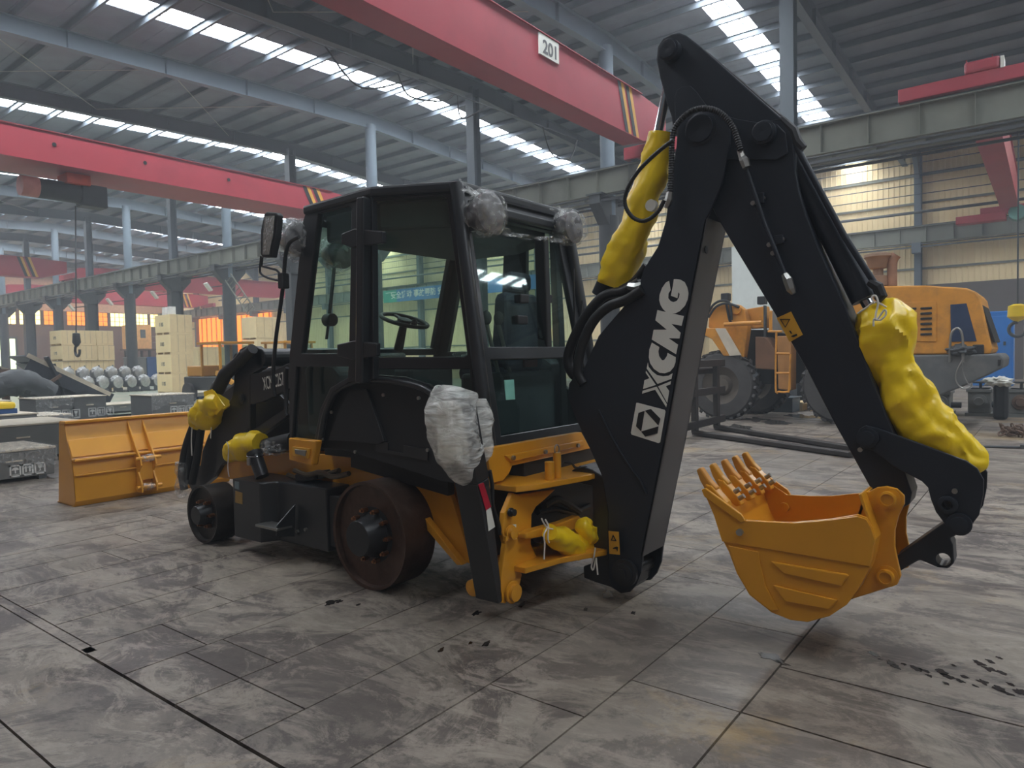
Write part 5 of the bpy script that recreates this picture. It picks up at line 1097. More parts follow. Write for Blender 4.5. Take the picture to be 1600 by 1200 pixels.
arm = lab(arm.build('loader_arm', BLACK, bh, bevel=.008), 'black front loader arms folded down')
for p in [(3.415,5.659,1.239),(3.415,5.598,0.935),(3.415,5.707,1.596)]:
    MB().lathe(p, (-1, 0, 0), [(0, .045), (.01, .045), (.012, .03), (.02, .03), (.021, .001)], 20).build('pivot_pin', BLACK, arm, smooth=True)
tw = [(3.4,5.49,1.454),(3.4,5.118,1.496),(3.4,4.892,1.552),(3.4,4.903,1.348),(3.4,4.957,1.327),(3.4,5.131,1.277),(3.4,5.321,1.219),(3.4,5.507,1.193)]
twp = lab(MB().plate(tw, t=.05, n=(1, 0, 0)).build('loader_tower', BLACK, bh, bevel=.006), 'black loader frame plate with white model number')
MB().plate([(3.44,5.588,0.95),(3.44,4.969,1.203),(3.44,4.973,1.134),(3.44,5.553,0.862)], t=.05, n=(1, 0, 0)).plate([(3.46,5.221,1.272),(3.46,5.165,1.284),(3.46,4.999,1.19),(3.46,5,1.158)], t=.03, n=(1, 0, 0)).build('lift_arm', BLACK, bh, bevel=.006)
tp_ = [(3.395,5.288,1.321),(3.395,4.974,1.369)]; 
text('model_number', 'XCM C257', DECAL, twp, tp_[0], Vector(tp_[1])-Vector(tp_[0]), (0, 0, 1), .155, sx=.42, ext=.001)
xm2 = 2*XC-3.40; MB().plate([(xm2, p[1], p[2]) for p in tw], t=-.05, n=(1, 0, 0)).build('loader_tower', BLACK, bh, bevel=.006)
MB().bx(3.9, 4.1, 5.6, 5.85, 1.2, 1.68).build('exhaust_box', PLAST, bh, bevel=.02)
ty_ = lab(MB().tube([(3.36,5.373,1.673),(3.36,5.821,1.457),(3.36,5.96,1.312)], [.045, .06, .06], 16).build('tilt_cylinder', PLAST, bh, smooth=True), 'black loader tilt cylinder')
MB().tube([(3.33,5.492,1.649),(3.33,5.681,1.53),(3.33,5.845,1.429)], .02, 10).build('cylinder_pipe', BLACK, ty_, smooth=True)
MB().tube([(3.36,5.956,1.37),(3.36,6.099,1.205),(3.36,6.172,1.132)], .045, 14).build('tilt_rod', PLAST, ty_, smooth=True)
sleeve('yellow_sleeve', [(3.34,5.878,1.211),(3.34,6,1.162),(3.34,6.14,1.076),(3.34,6.281,1.011)], [.05, .1, .13, .06], YELLOW, ty_, amp=.05, n=36, seed=41, label='loose yellow sleeve on the loader tilt cylinder')
MB().plate([(3.3,6.094,1.302),(3.3,5.939,1.327),(3.3,5.757,1.182),(3.3,5.89,1.099),(3.3,6.062,1.14)], t=.01, n=(1, 0, 0)).build('sleeve_flap', YELLOW, ty_)
s6 = sleeve('yellow_sleeve', [(3.36,5.809,0.73),(3.36,5.7,0.794),(3.36,5.525,0.839),(3.36,5.3,0.863)], [.05, .1, .11, .08], YELLOW, bh, amp=.035, n=36, seed=44, label='yellow sleeve on the loader lift cylinder above the tank')
MB().tube([(3.4,5.442,0.828),(3.4,5.156,0.861),(3.4,4.884,0.914)], [.05, .07, .07], 14).build('lift_cylinder', PLAST, bh, smooth=True)
ball('hose_film', [(3.36,5.115,0.842)][0], .07, bh, (1, 2, .8), 51, WRAP, .03)
for i, s in enumerate(([(3.3,6.262,1.027),(3.3,6.418,0.828),(3.3,6.502,0.671),(3.3,6.551,0.515),(3.3,6.514,0.365)], [(3.34,6.226,0.984),(3.34,6.299,0.771),(3.34,6.358,0.616),(3.34,6.443,0.426)], [(3.33,6.287,0.988),(3.33,6.395,0.796),(3.33,6.457,0.61),(3.33,6.52,0.421)])):
    MB().tube(spline(s, 6), .035, 12).build('front_hose', RUBBER, bh, smooth=True)
q = lab(sleeve('hose_film', [(3.3,6.518,0.627),(3.3,6.526,0.517),(3.3,6.549,0.38),(3.3,6.58,0.296)], [.06, .07, .06, .03], WRAP, bh, amp=.03, n=30, seed=55), 'crumpled clear film on the front hoses')
MB().tube(spline([(3.24,6.21,0.976),(3.24,6.232,0.845),(3.24,6.23,0.716)], 4), .006, 6).tube(spline([(3.3,5.986,0.98),(3.3,6.004,0.881)], 3), .005, 6).tube(spline([(3.25,5.651,0.877),(3.25,5.624,0.823),(3.25,5.646,0.654),(3.25,5.631,0.572)], 4), .005, 6).build('string', STRING, bh, smooth=True)
# far side loader bits
MB().plate([(4.55,7.134,1.312),(4.55,6.725,1.526),(4.55,6.544,1.594),(4.55,6.56,1.315)], t=.05, n=(1, 0, 0)).build('far_fender', ORANGE, bh)
# ================================================================ loader bucket standing on the floor
lb = thing('loader_bucket', 'wide amber loader bucket standing on the floor ahead of the machine', 'bucket', (4.0, 8.8, 0))
bw0, bw1 = 3.1, 4.95
pr_ = [(8.754,0.928),(8.646,0.625),(8.558,0.481),(8.523,0.327),(8.484,0.061),(8.56,-0.005)]
pr_ = [(pr_[0][0], pr_[0][1]), (8.70, .74), (8.60, .52), (8.56, .36), (8.54, .06), (8.58, 0.0)]
sd = pr_+[(9.02, .0), (8.90, .93)]
b = MB(); b.plate(X3(bw0, sd), t=.012, n=(1, 0, 0)).plate(X3(bw1, sd), t=-.012, n=(1, 0, 0))
for (y0, z0), (y1, z1) in zip(pr_, pr_[1:]):
    b.add([(bw0, y0, z0), (bw1, y0, z0), (bw1, y1, z1), (bw0, y1, z1), (bw0, y0+.012, z0), (bw1, y0+.012, z0), (bw1, y1+.012, z1), (bw0, y1+.012, z1)],
          [(0, 1, 2, 3), (4, 7, 6, 5), (0, 4, 5, 1), (1, 5, 6, 2), (2, 6, 7, 3), (3, 7, 4, 0)])
b.bx(bw0, bw1, 8.58, 9.05, 0, .015).build('shell', ORANGE, lb, bevel=.004)
MB().bx(bw0-.01, bw1+.01, pr_[0][0]-.05, pr_[0][0]+.1, pr_[0][1]-.01, pr_[0][1]+.02).build('top_rim', ORANGE, lb, bevel=.005)
MB().add([(bw0+.01, 8.70-.008, .735), (bw1-.01, 8.70-.008, .735), (bw1-.01, 8.60-.008, .55), (bw0+.01, 8.60-.008, .55)], [(0, 1, 2, 3)]).build('face_strip', ORANGE, lb)
MB().bx(bw0+.01, bw1-.01, 8.53, 8.6, .5, .53).build('fold_ridge', ORANGE, lb, bevel=.01)
MB().bx(bw0+.01, bw1-.01, 8.525, 8.6, .34, .355).build('fold_ridge', ORANGE, lb, bevel=.004)
for pxs in (((197, 660), (213, 705), (219, 735), (222, 760)), ((218, 658), (235, 700), (242, 735), (245, 755))):
    X_ = None
    x_ = [(3.763,8.5,0.434),(3.934,8.5,0.45)][0 if pxs[0][0] < 200 else 1][0]
    MB().plate(X3(x_, [(pr_[0][0], .92), (8.52, .56), (8.44, .46), (8.42, .38), (8.5, .3), (8.42, .16), (8.42, .06), (8.56, .06), (8.56, .36), (8.60, .52), (8.70, .74)]), t=.02, n=(1, 0, 0)).build('mounting_lug', ORANGE, lb, bevel=.004)
xa, xb = [(3.763,8.5,0.434),(3.934,8.5,0.45)][0][0], [(3.763,8.5,0.434),(3.934,8.5,0.45)][1][0]
for z in (.46, .12):
    pn = MB().cyl((xa-.04, 8.46, z), (xb+.08, 8.46, z), .022, 14).build('lug_pin', ORANGE, lb, smooth=True)
    sleeve('pin_wrap', [(xa+.03, 8.46, z), ((xa+xb)/2, 8.46, z), (xb-.01, 8.46, z)], [.04, .045, .04], WRAP, pn, amp=.01, n=20, seed=z)
MB().bx(xa+.02, xb, 8.5, 8.52, .2, .4).build('lug_plate', ORANGE, lb)
xa2 = xa+1.1
for x_ in (xa2, xa2+.2): MB().plate(X3(x_, [(pr_[0][0], .92), (8.52, .56), (8.42, .38), (8.42, .06), (8.56, .06), (8.56, .36), (8.60, .52), (8.70, .74)]), t=.02, n=(1, 0, 0)).build('mounting_lug', ORANGE, lb, bevel=.004)
# ================================================================ wooden crates
WOODF = mat('lit_crate_front', (246, 224, 172), .7, var=.04, scale=2)  # paler plywood, light from the left put into its colour
INK = mat('black_stencil', (40, 38, 34), .7)
def crate(x0, x1, y0, y1, z0, h, label, group, txt='1185', front=True):
    t = thing('wooden_crate', label, 'crate', ((x0+x1)/2, (y0+y1)/2, z0), group)
    MB().bx(x0, x1, y0, y1, z0+.1, z0+h-.01).build('crate_body', WOOD, t, bevel=.01)
    MB().bx(x0-.02, x0, y0+.01, y1-.01, z0+.11, z0+h-.02).build('end_panel', WOODF, t)
    for q in range(3):
        yy = y0+.08+(y1-y0-.16)*q/2; MB().bx(x0, x1, yy-.07, yy+.07, z0, z0+.1).build('skid', WOOD, t)
    for q in (.33, .66):
        MB().bx(x0+(x1-x0)*q-.008, x0+(x1-x0)*q+.008, y0-.006, y0, z0+.12, z0+h-.03).build('strap', mat('panel_joint', (170, 150, 118), .8), t)
    if txt:
        text('stencil', txt, INK, t, (x0-.022, y1-(y1-y0)*.3, z0+h*.42), (0, -1, 0), (0, 0, 1), h*.26, sx=.8*(y1-y0)/1.6, bold=.006)
    return t
A = [(18.5,37.339,0.053),(18.5,38.977,0.102),(18.5,36.991,4.287)]; B = [(19.72,37.3,0.023)][0]
hh_ = (A[2][2])/4
for k in range(4):
    crate(18.5, B[0], A[0][1], A[1][1], k*hh_, hh_, 'plywood crate stencilled 1185, %s of the tall stack beside the columns' % ['lowest', 'second from the floor', 'third from the floor', 'topmost'][k], 'tall stack of plywood crates')
p = [(18.2,36.902,4.676),(18.2,36.024,4.621),(18.2,36.933,4.307)]
for k in range(2): 
    yy = A[0][1]+.5+k*.6
    tag(MB().bx(18.8, 19.1, yy, yy+.35, 4*hh_, 4*hh_+.45).build('carton', mat('white_carton', (226, 228, 226), .7), bevel=.01), 'white carton on top of the tall crate stack, %s of two' % ['nearer', 'farther'][k], 'box', 'cartons on the crate stack')
A = [(23.369,43.6,2.358),(25.174,43.6,1.064),(25.122,43.6,-0.216)]
for k in range(2):
    crate(A[0][0], A[1][0], 43.6, 45.6, k*1.35, 1.35, 'plain plywood crate in the short stack behind the tall one, %s' % ['lower', 'upper'][k], 'short crate stack', None)
rowz = [0]+[PY_(50, "95,%d" )[0][2] if False else v for v in (1.15, 2.2, 3.35, 4.5)]
A = [(17.809,50,3.971),(18.849,50,3.99),(19.889,50,4.009),(20.967,50,4.028),(17.665,50,0.501)]
zt = A[0][2]; hs = zt/4
for c_ in range(3):
    for k in range(4):
        crate(A[c_][0]+.02, A[c_+1][0]-.02, 50+.1*(k % 2), 52, k*hs, hs-.02, 'large plywood crate in the crate wall, %s pile, %s row' % (['left', 'middle', 'right'][c_], ['bottom', 'second', 'third', 'top'][k]), 'crate wall behind the engines', '1185' if c_ == 0 else None)
A = [(31,51.208,5.381),(31,48.532,5.236),(31,51.385,2.733)]; B = [(28.744,45,4.968),(30.16,45,5.016)]
A = [(29.12,46,4.988),(30.719,46,5.041),(29.073,46,3.82)]
h3 = A[0][2]/3.0
for k in range(3):
    crate(A[0][0], A[1][0]+.4, 46, 47.9, k*h3, h3-.02, 'pale plywood crate by the ladder column, %s' % ['lowest of three', 'middle of three', 'topmost of three'][k], 'crates by the ladder column', None)
# ================================================================ wrapped engines on skids
eng = None
def engine(loc, idx):
    t = thing('wrapped_engine', 'silver film-wrapped engine on a steel skid before the crate wall', 'engine', (0, 0, 0), 'wrapped engines in a row')
    b = MB().bx(-.35, .35, -.1, .9, .35, 1.05).build('engine_block', DARKST, t, bevel=.06)
    MB().lathe((0, -.1, .75), (0, -1, 0), [(0, .42), (.12, .45), (.2, .42), (.26, .25), (.28, .001)], 22).build('flywheel_housing', BALER, t, smooth=True)
    ball('film_wrap', (0, .1, .95), .4, t, (1.05, .9, .8), idx, BALER, .12)
    MB().cyl((.25, .3, 1.0), (.25, .3, 1.4), .07, 10).build('inlet_pipe', DARKST, t, smooth=True)
    MB().bx(-.4, -.32, -.4, 1, 0, .08).bx(.32, .4, -.4, 1, 0, .08).bx(-.4, .4, -.2, -.12, .08, .35).build('skid', DARKST, t)
    t.location = loc; return t
E = [(21.472,58.138,0),(23.239,48.664,0)]
first = engine((0, 0, 0), 3); first.location = (E[0][0], 44.3, 0)
ex0, ex1 = [(16.238,44.3,0.595)][0][0], [(21.007,44.3,0.387)][0][0]
first.location = (ex0, 44.3, 0); first.scale = (.66, .66, .78)
for k in range(1, 7):
    copytree(first, (ex0+(ex1-ex0)*k/6, 44.3, 0), label='silver film-wrapped engine on a steel skid, %s from the left in the front row' % ['', 'second', 'third', 'fourth', 'fifth', 'sixth', 'seventh', 'eighth', 'ninth'][k])
first['label'] = 'silver film-wrapped engine on a steel skid, first from the left in the front row'
for k in range(6):
    copytree(first, (ex0+.3+(ex1-ex0)*k/6, 45.7, .55), label='silver film-wrapped engine in the raised back row, %s from the left' % ['first', 'second', 'third', 'fourth', 'fifth', 'sixth'][k])
rk = tag(MB().bx(ex0-.3, ex1+.3, 45.2, 46.4, .47, .55).bx(ex0, ex0+.1, 45.3, 46.3, 0, .47).bx(ex1-.1, ex1, 45.3, 46.3, 0, .47).bx((ex0+ex1)/2, (ex0+ex1)/2+.1, 45.3, 46.3, 0, .47).build('engine_rack', DARKST), 'long low dark rack under the back row of engines', 'rack')
# ================================================================ grey steel boxes with handling marks
MARK = mat('white_handling_mark', (214, 216, 212), .6)
def gbox(x0, x1, y0, y1, z0, z1, label, film=False, marks=True, side='y', lid=True, col=None, name='steel_box', seed=0):
    t = thing(name, label, 'box', ((x0+x1)/2, (y0+y1)/2, z0), 'grey boxes by the loader bucket')
    MB().bx(x0, x1, y0, y1, z0+.05, z1-.03).build('box_body', col or GREYB, t, bevel=.01)
    for xx in (x0+.1, x1-.2): MB().bx(xx, xx+.1, y0, y1, z0, z0+.05).build('skid', DARKST, t)
    if lid: MB().bx(x0-.02, x1+.02, y0-.02, y1+.02, z1-.03, z1).build('lid', GREYT, t, bevel=.006)
    MB().bx((x0+x1)/2-.12, (x0+x1)/2+.08, y0-.02, y0, z0+(z1-z0)*.62, z0+(z1-z0)*.66).build('latch', GREYT, t)
    if marks:
        s = (z1-z0)*.36; zb = z0+(z1-z0)*.16; X0 = x0+(x1-x0)*.42
        for q in range(3):
            a = X0+q*s*.92; w_ = s*.84; y = y0-.001; b = MB(); f = .035*s/.3
            b.bx(a, a+w_, y-.003, y, zb, zb+f).bx(a, a+w_, y-.003, y, zb+s-f, zb+s).bx(a, a+f, y-.003, y, zb, zb+s).bx(a+w_-f, a+w_, y-.003, y, zb, zb+s).bx(a+f, a+w_-f, y-.003, y, zb+s*.17, zb+s*.2)
            c = a+w_/2; m = zb+s*.55
            if q == 0:
                b.plate([(c+w_*.32*math.cos(u), y-.001, m+w_*.3*math.sin(u)) for u in [PI*v/10 for v in range(11)]], t=-.002, n=(0, 1, 0)).bx(c-f*.4, c+f*.4, y-.003, y, zb+s*.28, m)
            elif q == 1:
                for d in (-.17, .17):
                    e = c+d*w_; b.bx(e-f*.5, e+f*.5, y-.003, y, zb+s*.3, m+s*.12).plate([(e-f*1.5, y-.001, m+s*.08), (e+f*1.5, y-.001, m+s*.08), (e, y-.001, m+s*.26)], t=-.002, n=(0, 1, 0))
            else:
                b.plate([(c-w_*.22, y-.001, m+s*.25), (c+w_*.22, y-.001, m+s*.25), (c+w_*.14, y-.001, m), (c+f*.4, y-.001, m-s*.06), (c+f*.4, y-.001, zb+s*.32), (c+w_*.15, y-.001, zb+s*.27), (c-w_*.15, y-.001, zb+s*.27), (c-f*.4, y-.001, zb+s*.32), (c-f*.4, y-.001, m-s*.06), (c-w_*.14, y-.001, m)], t=-.002, n=(0, 1, 0))
            b.build('handling_mark', MARK, t)
    if film:
        g = MB(); nx, nz_ = 22, 8
        for i in range(nx+1):
            for j in range(nz_+1):
                u = i/nx; v = j/nz_; dep = (z1-z0)*(.5+.2*math.sin(u*5+seed))*v
                g.v.append((x0-.03+(x1-x0+.06)*u, y0-.035-.03*abs(noise.noise(Vector((u*6+seed, v*4, 0)))), z1+.012-dep))
        g.f = [(i*(nz_+1)+j, i*(nz_+1)+j+1, (i+1)*(nz_+1)+j+1, (i+1)*(nz_+1)+j) for i in range(nx) for j in range(nz_)]
        for i in range(nx+1): g.v.append((x0-.03+(x1-x0+.06)*i/nx, y1, z1+.015))
        o = (nx+1)*(nz_+1); g.f += [(i*(nz_+1), (i+1)*(nz_+1), o+i+1, o+i) for i in range(nx)]
        g.build('film_cover', WRAP, t, smooth=True)
    return t
A = [(7.039,21.7,0.117),(7.912,21.7,0.078),(7.939,21.7,0.723)]; gbox(A[0][0], A[1][0], 21.7, 23, 0, A[2][2], 'grey steel box with film half over it, left of the pair behind the bucket', True, seed=1)
A = [(8.035,21.9,0.078),(8.881,21.9,0.026),(8.91,21.9,0.72)]; gbox(A[0][0], A[1][0], 21.9, 23.2, 0, A[2][2], 'grey steel box with white handling marks, right of the pair behind the bucket', False)
A = [(9.303,20,0.095),(10.526,20,0.034),(10.554,20,0.714)]; gbox(A[0][0], A[1][0], 20, 21.3, 0, A[2][2], 'grey steel box with drooping film, standing alone behind the bucket', True, seed=2)
A = [(2.884,11.2,0.081),(3.822,11.2,0.036),(3.84,11.2,0.446)]; gbox(A[0][0], A[1][0], 11.2, 12.4, 0, A[2][2], 'grey steel box nearest the camera at the left photo edge, film on its corner', True, seed=4)
A = [(6.858,24,0.1),(7.139,24,0.076),(7.163,24,0.636)]; gbox(A[0][0]-1, A[1][0], 24, 25.2, 0, A[2][2], 'grey steel box with handling marks beside the rack post, far left', False)
A = [(3.351,13.6,0.114),(4.778,13.6,0.151),(4.791,13.6,0.463)]; gbox(A[0][0], A[1][0]+.3, 13.6, 15.2, 0, .62, 'low wide grey box with a dusty lid behind the nearest grey box', False, marks=False)
A = [(4.463,16.8,0.117),(5.455,16.8,0.009),(5.237,16.8,0.326)]; gbox(A[0][0], A[1][0], 16.8, 18.6, 0, .62, 'low dark grey box carrying the yellow lidded tray', False, marks=False)
A = [(6.163,18.9,-0.187),(8.47,18.9,-0.439)]; gbox(A[0][0], A[1][0]-1.6, 18.9, 20.5, 0, .42, 'long low grey box with plastic lumps behind the loader bucket', True, marks=False, seed=6)
A = [(9.61,24.5,-0.045),(11.334,24.5,-0.183)]; gbox(A[0][0], A[1][0], 24.5, 26, 0, .3, 'flat grey box on the green floor right of the pair', False, marks=False)
A = [(4.907,17.2,0.339),(5.2,17.2,0.311)]
yt = thing('tray', 'bright yellow lidded tray with blue base at the left edge', 'box', (A[0][0], 17.3, .62), None)
MB().bx(A[0][0]-.6, A[1][0], 17.1, 17.9, .62, .72).build('tray_base', BLUED, yt, bevel=.01)
MB().bx(A[0][0]-.6, A[1][0]-.03, 17.05, 17.9, .72, .86).build('tray_lid', YELLOW, yt, bevel=.05)
# ================================================================ stacked steel chutes on a rack, far left
A = [(8.18,26,1.459),(8.085,26,0.027),(7.484,26,1.279),(7.742,26,0.156),(8.794,26,1.022),(8.041,26,0.236)]
rk = thing('steel_rack', 'rusty steel rack holding the dark slanting chutes', 'rack', (A[1][0], 26, 0))
RS = mat('rusty_steel', (104, 84, 70), .7, var=.2, scale=6)
for x_ in (A[1][0], A[1][0]-2.2):
    for y_ in (26, 27.6): MB().bx(x_-.09, x_+.09, y_-.09, y_+.09, 0, A[0][2]).build('post', RS, rk)
MB().bar((A[1][0]-2.2, 26, A[0][2]), (A[1][0], 26, A[0][2]), .12, .16).build('top_beam', RS, rk)
MB().bar((A[1][0]-2.0, 26, A[0][2]-.1), (A[1][0]-.3, 26, .1), .1, .14).build('brace', RS, rk)
MB().bar((A[1][0]+.1, 26, .6), (A[1][0]+1.1, 26, 1.3), .06, .1).build('brace', RS, rk)
Q = [(8.443,27,1.967),(10.942,27,0.529),(9.071,27,1.829),(11.408,27,-0.39),(7.801,27,1.974),(8.891,27,2.048),(10.621,27,0.524)]
CH = mat('dark_chute_steel', (62, 68, 74), .4, metal=.4, var=.15)
for k, (a, b_) in enumerate((((Q[0][0], Q[0][2]), (Q[1][0], Q[1][2])), ((Q[2][0]-.3, Q[2][2]-.1), (Q[1][0]+.4, Q[3][2])), ((Q[4][0]-.8, Q[4][2]-.05), (Q[1][0]-1.2, Q[1][2]+.25)))):
    t = thing('steel_chute', 'dark steel chute plate sloping down to the right, %s' % ['uppermost with a pale rim', 'lowest, reaching the floor', 'leftmost behind the rack post'][k], 'chute', (a[0], 27+k*.3, a[1]), 'steel chutes on the rack')
    y0_, y1_ = 26.6+k*.4, 28.4+k*.4
    MB().bar((a[0], (y0_+y1_)/2, a[1]), (b_[0], (y0_+y1_)/2, b_[1]), y1_-y0_, .05).build('chute_plate', CH, t)
    MB().bar((a[0], y0_, a[1]+.02), (b_[0], y0_, b_[1]+.02), .05, .14).build('pale_rim', GREYT, t)
    MB().bar((a[0], y0_, a[1]-.25), (b_[0], y0_, b_[1]-.2), .04, .5).build('side_web', CH, t)
    MB().bar((a[0]+.5, y0_-.1, a[1]-.05), (b_[0]-1.6, y0_-.1, b_[1]+.45), .25, .08).build('channel', CH, t)
sleeve('film_roll', [(Q[0][0]-1.5, 25.6, .9), (Q[0][0]-.6, 25.5, 1.1), (Q[0][0]+.3, 25.5, .7)], [.3, .4, .25], DARKST, t, amp=.1, n=24, seed=9)
# ================================================================ bins, cabin and amber machines behind the loader
A = [(26.621,60,4.972),(28.125,60,5.008),(26.539,60,2.967),(26.515,60,2.386),(27.649,60,2.373),(28.872,60,2.359),(27.552,60,0.014)]
cb = thing('control_cabin', 'peach coloured raised cabin with small window by the column', 'cabin', ((A[0][0]+A[1][0])/2, 61, A[2][2]))
PEA = mat('peach_cabin_paint', (246, 186, 120), .6)
MB().bx(A[0][0], A[1][0], 60, 62, A[2][2], A[0][2]).build('cabin_body', PEA, cb, bevel=.02)
MB().bx(A[0][0]+.6, A[0][0]+1.0, 59.95, 60, A[2][2]+.9, A[2][2]+1.6).build('cabin_window', INTER, cb)
for x_ in (A[0][0]+.1, A[1][0]-.1):
    MB().bx(x_-.08, x_+.08, 60.2, 60.36, 0, A[2][2]).bx(x_-.08, x_+.08, 61.6, 61.76, 0, A[2][2]).build('leg', DARKST, cb)
MB().bx(A[0][0]-.2, A[1][0]+1.6, 59.8, 62, A[2][2]-.12, A[2][2]).build('platform', RS, cb)
for z_ in (.5, 1.0): MB().bx(A[1][0], A[1][0]+1.6, 59.85, 59.9, A[2][2]+z_, A[2][2]+z_+.05).build('handrail', STEEL, cb)
A = [(23.86,54,2.208),(24.88,54,2.194),(25.981,54,2.18)]
tag(MB().bx(A[0][0], A[1][0]-.03, 54, 55.5, 0, A[0][2]).bx(A[0][0]-.05, A[1][0]+.01, 53.97, 55.5, A[0][2]-.1, A[0][2]).build('storage_bin', GREYB, bevel=.02), 'grey steel bin left of the blue bin', 'bin')
tag(MB().bx(A[1][0]+.03, A[2][0]+.4, 54, 55.5, 0, A[0][2]).bx(A[1][0]+.02, A[2][0]+.42, 53.97, 55.5, A[0][2]-.1, A[0][2]).build('storage_bin', BLUED, bevel=.02), 'blue steel bin beside the tall crate stack', 'bin')
A = [(15.103,30,0.724),(17.08,30,0.638),(15.094,30,0.502)]
bp_l = thing('pallet', 'blue pallet loaded with white sheets right of the crates', 'pallet', (A[0][0]+1, 30.5, 0))
for q in range(3): MB().bx(A[0][0]+.1+q*.8, A[0][0]+.25+q*.8, 30, 31.5, 0, .1).build('runner', BLUED, bp_l)
for q in range(5): MB().bx(A[0][0], A[1][0], 30+q*.32, 30.22+q*.32, .1, .13).build('board', BLUED, bp_l)
for q in range(4): MB().bx(A[0][0]+.05*q, A[1][0]-.2+.04*q, 30.02, 31.4, .13+.045*q, .165+.045*q).build('sheet', mat('white_sheet', (226, 222, 212), .6), bp_l)
def smallloader(x, y, s, label, rz=0):
    t = thing('compact_loader', label, 'excavator', (x, y, 0), 'amber machines waiting behind')
    for a in (0, 1.3):
        for b_ in (0, 1.4): MB().bx(x+a, x+a+.08, y+b_, y+b_+.08, 1.0, 2.35).build('cab_post', ORANGE, t)
    MB().bx(x-.1, x+1.48, y-.1, y+1.58, 2.35, 2.45).build('cab_roof', ORANGE, t, bevel=.02)
    MB().bx(x-.05, x+1.43, y-.05, y+2.8, .5, 1.05).build('body', BLACK, t, bevel=.04)
    MB().bx(x+.1, x+1.3, y+1.6, y+2.8, 1.05, 1.5).build('hood', ORANGE, t, bevel=.05)
    MB().bx(x+.08, x+1.3, y-.0, y+.03, 1.1, 2.3).build('pane', TINTG, t)
    MB().bx(x+.05, x+.5, y-.12, y-.06, .6, 1.5).build('radiator', DARKST, t, bevel=.02)
    for a in (-.2, 1.35):
        for b_ in (.3, 2.3): MB().cyl((x+a, y+b_, .4), (x+a+.25, y+b_, .4), .4, 20).build('wheel', TYRE, t, smooth=True)
    MB().bar((x-.05, y+.2, 1.2), (x-.05, y-1.6, .6), .1, .18).build('loader_arm', ORANGE, t)
    return t
A = [(14.802,26,0.76),(17.095,26,0.66)]
smallloader(A[0][0], 26, 1, 'amber framed loader behind the front loader arms')
smallloader(A[1][0], 25, 1, 'amber framed loader seen beside the cab front pillar')
# ================================================================ wheel loader on the right
wlr = thing('wheel_loader', 'large amber wheel loader parked on the right with grey counterweight', 'wheel loader', (17, 4, 0))
xs, xe = 15.6, 17.9
def wtyre(x, y, r, w_, lab_):
    b = MB(); b.lathe((x, y, r), (1, 0, 0), [(0, r*.55), (0, r*.62), (.03, r*.9), (.1, r*.97), (w_-.1, r*.97), (w_-.03, r*.9), (w_, r*.62), (w_, r*.55)], 40)
    t = b.build('tyre', TYRE, wlr, smooth=True); lab(t, lab_)
    nb = MB()
    for k in range(26):
        a = 2*PI*k/26
        for sg in (0, 1):
            aa = a+sg*PI/26; R = Matrix.Rotation(-aa, 3, 'X') if False else Matrix.Rotation(aa, 3, 'X')
            c = Vector((x+(.15 if sg == 0 else w_-.15)*1.0, y, r))+R @ Vector((0, 0, r*.985))
            nb.obx(c, w_*.5, r*.09, r*.07, R @ Matrix.Rotation(.45*(1 if sg else -1), 3, 'Z'))
    o = nb.build('tread_lugs', TYRE, t); o['kind'] = 'stuff'
    MB().lathe((x-.01, y, r), (1, 0, 0), [(.06, r*.56), (.1, r*.5), (.16, r*.3), (.05, r*.22), (.03, .001)], 30).build('rim', mat('dusty_rim', (92, 84, 74), .7), t, smooth=True)
wtyre(15.6, 3.45, .8, .5, 'dusty rear tyre of the wheel loader'); wtyre(17.4, 3.45, .8, .5, 'rear tyre on the far side')
wtyre(15.7, 6.05, .8, .5, 'dusty front tyre of the wheel loader'); wtyre(17.4, 5.85, .8, .5, 'front tyre on the far side')
def wp_(s, t_, nm, m_=DULLOR, bev=.02, x=None): return MB().plate(s, t=t_, n=(1, 0, 0)).build(nm, m_, wlr, bevel=bev)
hd_ = wp_([(15.7,3.673,2.831),(15.7,2.654,2.816),(15.7,1.941,2.772),(15.7,1.262,2.669),(15.7,1.11,2.586),(15.7,1.05,2.498),(15.7,0.86,1.514),(15.7,0.889,1.42),(15.7,2.16,1.434),(15.7,3.755,1.534)], 2.0, 'engine_hood', bev=.04)
lab(hd_, 'amber engine hood with slotted louvres')
MB().plate([(15.68,2.605,2.479),(15.68,1.746,2.448),(15.68,1.746,1.673),(15.68,2.606,1.725)], t=.02, n=(1, 0, 0)).build('louvre_panel', DULLOR, hd_, bevel=.006)
for r0 in ((1414, 1432), (1438, 1456)):
    pass
for s in ("1414,481 1416,480 1430,480 1432,482 1430,484 1416,485", "1438,480 1440,479 1454,479 1456,481 1454,483 1440,484",
          "1414,489.5 1416,488.5 1430,488.5 1432,490.5 1430,492.5 1416,493.5", "1438,488.5 1440,487.5 1454,487.5 1456,489.5 1454,491.5 1440,492.5"):
    pass
a0 = [(15.66,2.275,2.331),(15.66,2.077,2.332),(15.66,2.012,2.328),(15.66,1.818,2.329),(15.66,2.276,1.828)]
zst = (a0[4][2]-a0[0][2])/5
for k in range(6):
    for (p, q) in ((a0[0], a0[1]), (a0[2], a0[3])):
        MB().bx(15.655, 15.68, q[1], p[1], p[2]+zst*k-.022, p[2]+zst*k+.022).build('louvre_slot', LOUVRE, hd_, bevel=.012)
MB().plate([(15.69,1.517,2.372),(15.69,1.26,2.38),(15.69,1.097,1.664),(15.69,1.505,1.665)], t=.02, n=(1, 0, 0)).build('side_window', mat('dark_blue_glass', (52, 66, 92), .15), hd_)
R_ = [(15.75,1.094,2.492),(15.75,0.863,1.538)]
